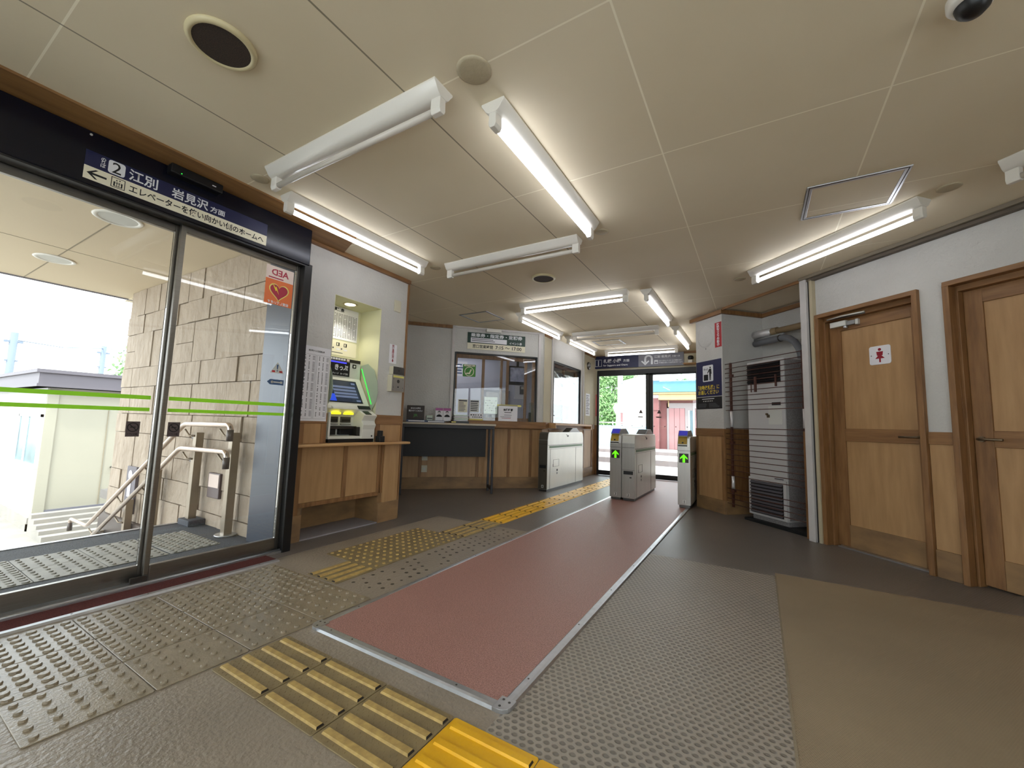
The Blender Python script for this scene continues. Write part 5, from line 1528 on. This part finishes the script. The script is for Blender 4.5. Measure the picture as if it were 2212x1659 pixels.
lamp(-1.79, 7.46, 90, True, 'lit fluorescent batten in front of the platform one sign')
lamp(0.9, -0.6, 0, True, 'added unseen lit batten over the waiting area behind the viewpoint')  # this batten and the next are unseen, added to brighten the hall
lamp(-1.2, -0.9, 90, True, 'added unseen lit batten over the entrance behind the viewpoint')
for i_, (y_, lab_) in enumerate(((0.75, 'lit fluorescent batten on the ticket office ceiling just behind the window'), (1.40, 'added lit fluorescent batten across the middle of the ticket office ceiling'), (2.05, 'added lit fluorescent batten on the ticket office ceiling near its back wall'))):  # two of these three battens are added to brighten the office
    k = FC.root('office_light', lab_, 'ceiling light', 'ticket office ceiling lights')
    a = MB(); a.box(0.0, 1.65, y_-0.06, y_+0.06, H-0.05, H-0.0005, 'lamp_white'); a.build('reflector', k, 0.004)
    a = MB(); a.tube([(0.04, y_, H-0.075), (1.61, y_, H-0.075)], 0.0155, 'tube_on', 12); a.build('tube', k)

def speaker(x, y, label):
    k = thing('ceiling_speaker', label, 'speaker', (x, y, H), 0, 'round ceiling speakers')
    a = MB(); a.lathe([(0.118, 0), (0.118, -0.008), (0.110, -0.016), (0.100, -0.016), (0.094, -0.010)], (0, 0, 0), 'rim_cream', 40); a.build('rim', k)
    a = MB(); a.disc((0, 0), 0.096, -0.012, -0.002, 'mesh_brown', 40); a.build('grille', k)
speaker(-1.755, 0.668, 'large looking round ceiling speaker with brown grille nearest the viewpoint')
speaker(-1.772, 3.512, 'round ceiling speaker with dark grille beyond the unlit batten')
for i, (x, y, r, lab) in enumerate(((-0.965, 1.24, 0.072, 'round painted cover plate by the near end of the two battens'), (-2.56, 1.24, 0.05, 'round painted cover plate above the dark door header'), (-2.56, 2.83, 0.05, 'round painted cover plate beside the ticket machine wall'), (-0.962, 2.84, 0.05, 'round painted cover plate at the far end of the aisle batten'), (-0.115, 4.36, 0.05, 'round painted cover plate beyond the toilet batten'), (0.985, 3.22, 0.055, 'round painted cover plate between the two toilet battens'))):
    a = MB(); a.lathe([(0, -0.006), (r*0.8, -0.006), (r, -0.002), (r, 0)], (x, y, H), 'cover_plate', 28)
    tag(a.build('cover_plate'), lab, 'plate', 'round cover plates on the ceiling')
def hatch(x0, x1, y0, y1, label):
    k = thing('access_hatch', label, 'hatch', (x0, y0, H), 0, 'ceiling access hatches')
    w_, l_ = x1-x0, y1-y0
    a = MB(); e = 0.028
    for b_ in ((0, w_, 0, e), (0, w_, l_-e, l_), (0, e, e, l_-e), (w_-e, w_, e, l_-e)): a.box(*b_, -0.007, 0, 'aluminium')
    e2 = 0.010
    a.build('frame', k, 0.002)
    a = MB()
    for b_ in ((e2, w_-e2, e2, e2+0.004), (e2, w_-e2, l_-e2-0.004, l_-e2), (e2, e2+0.004, e2, l_-e2), (w_-e2-0.004, w_-e2, e2, l_-e2)): a.box(*b_, -0.0078, -0.007, 'groove')
    a.build('joint', k)
    bx(e, w_-e, e, l_-e, -0.004, 0, 'ceiling_board').build('panel', k)
hatch(0.283, 0.745, 2.845, 3.285, 'square aluminium framed ceiling hatch near the toilet doors')
hatch(-3.40, -2.955, 4.26, 4.72, 'square ceiling hatch in front of the ticket office sign')
hatch(-2.385, -1.91, 6.585, 6.975, 'square ceiling hatch close to the platform doors')
k = thing('dome_camera', 'white dome security camera on the ceiling at the picture top', 'camera', (0.635, 1.79, H))
a = MB(); a.lathe([(0.062, 0), (0.062, -0.025), (0.055, -0.035), (0.045, -0.037)], (0, 0, 0), 'lamp_white', 28); a.build('base', k)
a = MB(); a.lathe([(0.045, -0.036), (0.040, -0.056), (0.025, -0.072), (0.0, -0.078)], (0, 0, 0), 'black', 24); a.build('dome', k)
k = FC.put(bx(1.10, 1.33, -0.07, -0.0, 2.315, 2.365, 'lamp_white'), 'wall_unit', 'small white box at the ceiling above the ticket office sign', 'box', 0.006)

# ================================================================== OUTSIDE, ENTRANCE SIDE
GZ = -1.10
w = MB(); w.box(-4.36, -3.00, -2.6, 1.84, -0.25, 0.0, 'asphalt_mat')
st(w.build('floor_landing'), 'dark speckled landing outside the glass door', 'floor')
st(bx(-4.40, -4.36, -2.6, 1.84, -0.25, 0.006, 'aluminium').build('trim_8'), 'metal nosing along the edge of the outdoor landing', 'trim')
st(bx(-40, -4.40, -30, 40, GZ-0.2, GZ, 'concrete').build('ground_forecourt'), 'pale concrete forecourt below the entrance stairs', 'ground')
w = MB()
for i in range(7):
    w.box(-4.40-0.30*(i+1), -4.40-0.30*i, -1.0, 1.79, GZ, -0.155*(i+1), 'concrete')
st(w.build('floor_stairs'), 'concrete stairs going down from the landing', 'stairs')
# canopy
w = bx(-6.85, -3.09, -2.6, 2.0, 2.39, 2.55, 'canopy_cream')
cn = st(w.build('ceiling_canopy'), 'cream canopy soffit over the entrance landing', 'ceiling')
a = MB(); a.box(-6.85, -3.09, 1.018, 1.028, 2.3885, 2.39, 'seam_grey'); a.box(-5.32, -5.31, -2.6, 1.9, 2.3885, 2.39, 'seam_grey'); a.box(-6.87, -6.85, -2.6, 2.0, 2.375, 2.56, 'sign_grey'); a.build('seam', cn)
for i, (x, y, lab) in enumerate(((-4.08, 1.02, 'round downlight in the canopy nearest the glass door'), (-5.74, 1.03, 'round downlight in the canopy farther out'))):
    k = thing('downlight', lab, 'light', (x, y, 2.39), 0, 'canopy downlights')
    a = MB(); a.lathe([(0.14, 0), (0.145, -0.006), (0.135, -0.012), (0.115, -0.010), (0.11, -0.003)], (0, 0, 0), 'lamp_white', 32); a.build('rim', k)
    a = MB(); a.disc((0, 0), 0.113, -0.006, -0.001, 'paper_grey', 28); a.build('lens', k)
# stone wall: courses of split blocks
def stone_wall():
    k = st(bpy.data.objects.new('wall_stone', None), 'rough beige stone block wall beside the entrance stairs', 'wall')
    C.objects.link(k)
    bx(-6.46, -3.36, 1.865, 2.2, GZ, 2.39, 'stone_joint').build('joint', k)
    bx(-6.50, -6.46, 1.865, 2.2, GZ, 2.39, 'stone').build('end_face', k)
    a = MB(); rr = random.Random(11)
    z = -0.20; row = 0
    hs = [0.30, 0.21, 0.42, 0.21, 0.30, 0.22, 0.40, 0.22, 0.31, 0.25]
    while z < 2.38:
        h_ = min(hs[row % len(hs)], 2.39-z); x = -6.50
        while x < -3.38:
            w_ = rr.choice((0.22, 0.30, 0.38, 0.46, 0.30)); x1 = min(x+w_, -3.37)
            if -3.37-x1 < 0.12: x1 = -3.37
            d_ = rr.uniform(0, 0.02)
            parts = [(z, z+h_)] if (h_ < 0.35 or rr.random() < 0.75) else [(z, z+h_*0.5), (z+h_*0.5, z+h_)]
            for z0, z1 in parts:
                a.box(x+0.003, x1-0.003, 1.842-d_, 1.868, z0+0.003, z1-0.003, 'stone')
            x = x1
        z += h_; row += 1
    a.build('stone_block', k)['kind'] = 'stuff'
    bx(-6.6, -4.42, 1.80, 1.865, GZ, -0.20, 'rail_cap').build('base_course', k)
stone_wall()
w = MB(); w.box(-3.375, -3.10, 1.775, 1.798, 0, 2.39, 'jamb_steel'); w.box(-3.10, -2.985, 1.765, 1.798, 0, 2.39, 'jamb_steel')
st(w.build('trim_9'), 'blue grey steel jamb panel outside the glass door', 'trim')
k = Fr(0, 1.842, 0).root('wall_box', 'small brown box with a pale window on the stone wall', 'box')
a = MB(); a.box(-4.13, -3.93, -0.035, 0, 0.24, 0.45, 'box_brown'); a.build('body', k, 0.006)
a = MB(); a.box(-4.11, -3.94, -0.038, -0.035, 0.33, 0.44, 'sticker_pale'); a.build('window', k)
k = Fr(0, 1.842, 0).root('wall_sign', 'small blue and white sign low on the stone wall behind the handrail', 'sign')
bx(-5.95, -5.70, -0.03, 0, -0.12, 0.37, 'shed_fascia').build('plate', k, 0.004)
a = MB(); a.disc((-5.84, 0, 0.28), 0.05, -0.034, -0.03, 'paper', 16, axis=1); a.box(-5.88, -5.80, -0.034, -0.03, 0.05, 0.23, 'paper'); a.build('symbol', k)
# outdoor tactile tiles
pg1 = tile_mesh('stud', 'tile_grey', n=6, r=0.0165, h=0.0065, l_=0.303, w_=0.298)
pg2 = tile_mesh('stud', 'tile_grey', n=5, r=0.011, h=0.0065, l_=0.303, w_=0.298)
f1 = f2 = True
for c_, x in enumerate((-4.035, -3.735)):
    for r_, (y, dense) in enumerate(((0.10, 1), (0.405, 1), (0.71, 0), (1.015, 0), (1.33, 1))):
        lab = 'grey studded tile outside, %s from the far end of the row %s' % (ORD[4-r_], ('by the landing edge', 'by the glass door')[c_])
        if dense: place(pg1, f1, x, y, 0.0, lab, 'grey tiles on the landing'); f1 = False
        else: place(pg2, f2, x, y, 0.0, lab, 'grey tiles on the landing'); f2 = False
# handrail
k = thing('handrail', 'double steel handrail with square posts along the entrance stairs', 'handrail', (0, 0, 0))
yr = 1.68
def bend(pts, r=0.05, n=5):
    out = [Vector(pts[0])]
    for a_, b_, c_ in zip(pts, pts[1:], pts[2:]):
        a_, b_, c_ = Vector(a_), Vector(b_), Vector(c_)
        d0 = (a_-b_).normalized(); d1 = (c_-b_).normalized()
        p0, p1 = b_+d0*r, b_+d1*r
        for q in range(n+1):
            t_ = q/n
            out.append((p0*(1-t_)+b_*t_)*(1-t_)+(b_*(1-t_)+p1*t_)*t_)
    out.append(Vector(pts[-1]))
    return out
a = MB(); a.tube(bend([(-3.56, yr, 0.80), (-3.56, yr, 0.873), (-4.35, yr, 0.862), (-6.48, yr, -0.323), (-7.04, yr, -0.323), (-7.04, yr, -0.44)], 0.05), 0.020, 'rail_pink', 12); a.build('upper_rail', k)
a = MB(); a.tube(bend([(-3.58, yr, 0.585), (-3.58, yr, 0.66), (-4.39, yr, 0.65), (-6.45, yr, -0.496)], 0.05), 0.020, 'rail_pink', 12); a.build('lower_rail', k)
for x, z in ((-3.56, 0.835), (-3.58, 0.62), (-7.04, -0.37)):
    a = MB(); a.tube([(x, yr, z), (x, yr, z-0.09)], 0.0235, 'rail_cap', 12); a.build('end_cap', k)
for i, (x, ztop, zb) in enumerate(((-3.655, 0.81, 0.0), (-4.27, 0.79, 0.0), (-5.04, 0.405, -0.465), (-5.64, 0.05, -0.775), (-6.36, -0.37, -1.10))):
    a = MB(); a.box(x-0.03, x+0.03, 1.732, 1.792, zb, ztop, 'post_steel'); a.build('post', k, 0.003)
    for dz in (0.0, -0.2):
        zt_ = ztop-0.03+dz
        a = MB(); a.tube([(x, 1.732, zt_), (x-0.05, 1.71, zt_), (x-0.09, yr+0.01, zt_+0.055)], 0.008, 'post_steel', 8); a.box(x-0.062, x-0.03, 1.735, 1.78, zt_-0.03, zt_+0.01, 'rail_cap')
        a.build('bracket', k)
a = MB(); a.disc((-3.655, 1.762), 0.078, 0.0, 0.012, 'aluminium', 24); a.build('base_flange', k)
a = MB(); a.box(-4.35, -4.15, 1.70, 1.83, 0.0, 0.05, 'asphalt_mat'); a.build('base_block', k, 0.006)
# shed
k = thing('shed', 'low cream shed with a grey flat roof edge below the stairs', 'building', (-10.75, 2.07, GZ))
a = MB(); a.box(-4.6, -0.02, 0.0, 3.4, 0.0, 2.45, 'shed_white'); a.build('wall', k)
a = MB(); a.box(-0.02, 0.0, 0.02, 3.4, 0.15, 2.45, 'shed_cream'); a.box(0.0, 0.025, 0.0, 0.14, 0.1, 2.42, 'shed_cream'); a.build('side_wall', k)
a = MB(); a.box(-4.8, 0.18, -0.16, 3.5, 2.46, 2.76, 'shed_fascia'); a.box(-4.84, 0.22, -0.20, 3.54, 2.70, 2.76, 'shed_fascia'); a.box(-4.82, 0.20, -0.18, 3.52, 2.46, 2.51, 'shed_fascia'); a.build('roof_edge', k)
a = MB(); a.box(-4.65, 0.05, -0.05, 0.0, 0.0, 0.22, 'concrete'); a.box(0.0, 0.05, -0.05, 3.4, 0.0, 0.12, 'concrete'); a.build('footing', k)
f_ = MB(); f_.box(-1.58, 0.02, -0.03, 0.0, 1.04, 1.12, 'shed_white')
f_ = MB(); f_.box(-1.55, -1.50, -0.03, 0, 1.08, 1.98, 'paper'); f_.box(-0.05, 0.0, -0.03, 0, 1.08, 1.98, 'paper'); f_.box(-1.55, 0.0, -0.03, 0, 1.93, 1.98, 'paper'); f_.box(-1.58, 0.02, -0.05, 0, 1.04, 1.10, 'paper'); f_.box(-0.92, -0.87, -0.03, 0, 1.10, 1.93, 'paper')
fo = f_.build('window', k)
fo.location = (-0.05, 0, 0)
bx(-1.50, -0.05, -0.012, -0.002, 1.10, 1.93, 'shed_glass').build('pane', fo)
a = MB(); a.box(0.0, 0.012, 0.82, 0.83, 0.2, 2.1, 'seam_grey'); a.build('door_joint', k)
a = MB(); a.tube([(0.012, 0.95, 1.0), (0.05, 0.95, 1.0), (0.05, 1.05, 1.0)], 0.015, 'steel_dark', 8); a.build('door_handle', k)
a = MB(); a.box(0.0, 0.02, 0.10, 3.3, 0.12, 0.32, 'sign_grey'); a.build('base_board', k)
w = MB()
for i in range(5): w.box(-10.40+i*0.17, -10.40+(i+1)*0.17, 1.98, 5.0, GZ, GZ+0.34-i*0.062, 'concrete')
st(w.build('ground_ledge'), 'weathered concrete ledge at the foot of the shed', 'ground')
for i, (x, y, zt_, r_, lab) in enumerate(((-22.0, 3.27, 3.6, 0.10, 'pale utility pole beyond the shed roof'), (-26.0, 6.57, 4.0, 0.10, 'slim utility pole next to the tree beyond the shed'))):
    k = thing('utility_pole', lab, 'pole', (x, y, GZ), 0, 'poles beyond the shed')
    a = MB(); a.tube([(0, 0, 0), (0, 0, zt_-GZ)], r_, 'pole_grey', 10); a.build('pole', k)
    a = MB(); a.box(-0.05, 0.05, -0.22, 0.22, zt_-GZ-0.35, zt_-GZ-0.28, 'pole_grey'); a.box(-0.05, 0.05, -0.15, 0.15, zt_-GZ-1.0, zt_-GZ-0.95, 'pole_grey'); a.build('crossarm', k)
a = MB(); a.tube([(-22.0, 3.27, 3.35), (-24, 4.9, 3.5), (-26.0, 6.57, 3.9), (-28, 9.0, 4.2)], 0.018, 'pole_grey', 6)
tag(a.build('overhead_wire'), 'thin overhead wire strung between the utility poles', 'wire')

def tree(name, label, x, y, z, h_, rad, trunk_r, seed, n=5200, cone=False, leaf=0.12):
    k = thing(name, label, 'tree', (x, y, z))
    a = MB(); a.tube([(0, 0, 0), (0.05, 0, h_*0.4), (0, 0.05, h_*0.9)], trunk_r, 'bark', 8, r_end=trunk_r*0.3); a.build('trunk', k)
    rr = random.Random(seed); a = MB()
    cl = [(rr.uniform(-1, 1)*rad*0.75, rr.uniform(-1, 1)*rad*0.75, rr.uniform(0.12, 0.98)) for _ in range(46)]
    for i in range(n):
        cx, cy, ct = rr.choice(cl)
        sh_ = (1-ct*0.75) if cone else sqrt(max(0.05, 1-(2*ct-1)**2))
        p = Vector((cx*sh_, cy*sh_, ct*h_))+Vector((rr.gauss(0, 1), rr.gauss(0, 1), rr.gauss(0, 0.8)))*rad*0.20
        d0 = Vector((rr.gauss(0, 1), rr.gauss(0, 1), rr.gauss(0, 1))).normalized(); d1 = d0.orthogonal().normalized()
        e = leaf*rr.uniform(0.6, 1.3)
        a.add([p-d0*e, p+d1*e*0.5, p+d0*e, p-d1*e*0.5], [(0, 1, 2, 3)], 'leaf')
    a.build('foliage', k)
tree('leafy_tree', 'green leafy tree behind the stone wall and shed roof', -30.0, 9.7, GZ, 5.6, 1.8, 0.15, 4, 8000, leaf=0.11)

# ================================================================== OUTSIDE, PLATFORM SIDE
st(bx(-14, 8, 8.22, 11.3, -0.25, -0.02, 'platform').build('ground_platform'), 'pale platform just outside the far doors', 'ground')
st(bx(-40, 30, 11.3, 14.4, -1.3, -1.05, 'gravel').build('ground_trackbed'), 'gravel track bed between the two platforms', 'ground')
w = MB(); w.box(-40, 30, 14.4, 21.8, -1.3, -0.06, 'platform'); w.box(-40, 30, 14.36, 14.4, -1.3, -0.10, 'platform_face'); w.box(-40, 30, 16.6, 17.2, -0.06, 0.06, 'platform_face')
st(w.build('ground_far_platform'), 'pale opposite platform across the tracks', 'ground')
st(bx(-60, 60, 21.8, 90, -1.4, -0.10, 'concrete').build('ground_yard'), 'pale yard behind the opposite platform', 'ground')
for i, y in enumerate((12.3, 13.4)):
    a = MB(); a.box(-40, 30, y-0.03, y+0.03, -0.98, -0.92, 'rail_iron'); a.box(-40, 30, y-0.06, y+0.06, -1.05, -1.03, 'rail_iron'); a.box(-40, 30, y-0.012, y+0.012, -1.03, -0.98, 'rail_iron')
    tag(a.build('track_rail'), ['steel track rail nearer the station platform', 'steel track rail nearer the opposite platform'][i], 'rail', 'rails of the track')
# red barn
k = thing('red_barn', 'red wooden building with a blue fascia across the tracks', 'building', (0, 22, -0.1))
a = MB(); a.box(-4.42, 2.0, 0.5, 5.0, 0, 2.9, 'barn_red'); a.box(-4.75, -4.35, 0.05, 0.5, 0.0, 2.62, 'barn_red'); a.prism([(-4.75, 2.0), (-4.35, 2.0), (-4.35, 2.62), (-4.62, 2.62)], 1, 0.0, 0.06, 'barn_red'); a.build('wall', k)
a = MB(); a.box(-4.9, 2.0, -0.35, 0.5, 2.90, 3.48, 'barn_blue'); a.build('fascia', k)
a = MB(); a.box(-4.95, 2.0, -0.25, 0.5, 2.80, 2.90, 'barn_cream'); a.box(-4.35, 2.0, -0.1, 0.45, 2.52, 2.80, 'barn_cream'); a.build('beam', k, 0.02)
a = MB()
n = 60
for i in range(n):
    x0, x1 = -4.95+i*0.115, -4.95+(i+1)*0.115
    z0, z1 = 3.52+0.05*sin(i*1.57), 3.52+0.05*sin((i+1)*1.57)
    a.add([(x0, -0.5, z0), (x1, -0.5, z1), (x1, 3.0, z1+0.7), (x0, 3.0, z0+0.7), (x0, -0.5, z0-0.03), (x1, -0.5, z1-0.03), (x1, 3.0, z1+0.67), (x0, 3.0, z0+0.67)], [(0, 1, 2, 3), (4, 5, 6, 7), (0, 1, 5, 4), (2, 3, 7, 6)], 'tin_roof')
a.build('roof', k)
a = MB(); a.box(-4.02, -3.93, 0.40, 0.5, 0, 2.38, 'barn_grey'); a.box(-4.02, -2.5, 0.40, 0.5, 2.12, 2.38, 'barn_grey'); a.box(-3.15, -2.7, 0.40, 0.5, 0, 2.12, 'barn_grey'); a.build('door_frame', k)
for i in range(3):
    a = MB(); a.box(-3.93+i*0.26, -3.68+i*0.26, 0.42, 0.5, 0.02, 2.12, 'barn_door'); a.build('door_board', k, 0.008)
a = MB(); a.box(-3.0, -2.93, 0.36, 0.42, 0.0, 2.0, 'paper'); a.box(-2.78, -2.72, 0.36, 0.42, 0.0, 2.0, 'paper'); a.box(-2.93, -2.78, 0.385, 0.41, 0.6, 2.0, 'barn_glass'); a.build('side_window', k)
a = MB(); a.tube([(-3.95, 0.42, 2.5), (-3.95, 0.42, 2.18)], 0.03, 'barn_cream', 8); a.build('bracket', k)
# fence
k = thing('metal_fence', 'light blue sheet metal fence across the tracks', 'fence', (-7.7, 21.95, -0.1))
a = MB()
for i in range(22): a.box(i*0.13, i*0.13+0.12, 0.0, 0.03, 0.05, 1.10, 'fence_blue')
a.build('panel', k)
a = MB(); a.box(0, 2.9, -0.03, 0.05, 1.10, 1.16, 'fence_blue'); a.box(0, 2.9, -0.03, 0.0, 1.30, 1.34, 'house_white'); a.build('top_rail', k)
for q in (0.0, 0.97, 1.95, 2.85):
    a = MB(); a.box(q, q+0.05, -0.05, 0.0, 0, 1.38, 'house_white'); a.build('post', k)
# white house
k = thing('white_house', 'white gabled building behind the light blue fence', 'building', (0, 26, -0.1))
a = MB(); a.box(-7.30, -4.9, 0.0, 8.0, 0, 3.9, 'house_white'); a.prism([(-7.30, 3.9), (-4.9, 3.9), (-4.9, 4.45)], 1, 0.0, 8.0, 'house_white'); a.build('wall', k)
a = MB(); a.prism([(-7.45, 3.86), (-4.85, 4.46), (-4.85, 4.52), (-7.45, 3.94)], 1, -0.25, 8.2, 'tin_roof'); a.build('roof', k)
a = MB(); a.box(-7.80, -7.30, 0.2, 5.0, 0, 2.2, 'house_white'); a.prism([(-7.98, 2.3), (-7.84, 2.58), (-7.3, 2.58), (-7.3, 2.0), (-7.85, 2.0)], 1, 0.1, 5.2, 'house_white'); a.build('annex', k)
a = MB(); a.box(-7.50, -7.35, 0.12, 0.2, 1.3, 2.1, 'barn_door'); a.build('shutter', k)
a = MB(); a.box(-5.35, -5.10, -0.04, 0.0, 1.2, 2.5, 'barn_grey'); a.build('window', k)
bx(-5.32, -5.13, -0.05, -0.04, 1.25, 2.45, 'barn_glass').build('pane', bpy.data.objects['window'] if False else k)
a = MB(); a.box(-7.62, -7.40, -0.1, 0.3, 2.6, 4.9, 'house_white'); a.build('chimney', k)
tree('tall_tree', 'tall green tree seen through the platform doors', -11.0, 36.0, -0.1, 7.2, 2.4, 0.25, 8, 15000, leaf=0.12)
tree('tall_tree', 'green tree crown above the white building across the tracks', -7.5, 43.5, -0.1, 8.0, 2.4, 0.25, 9, 8000, leaf=0.14)
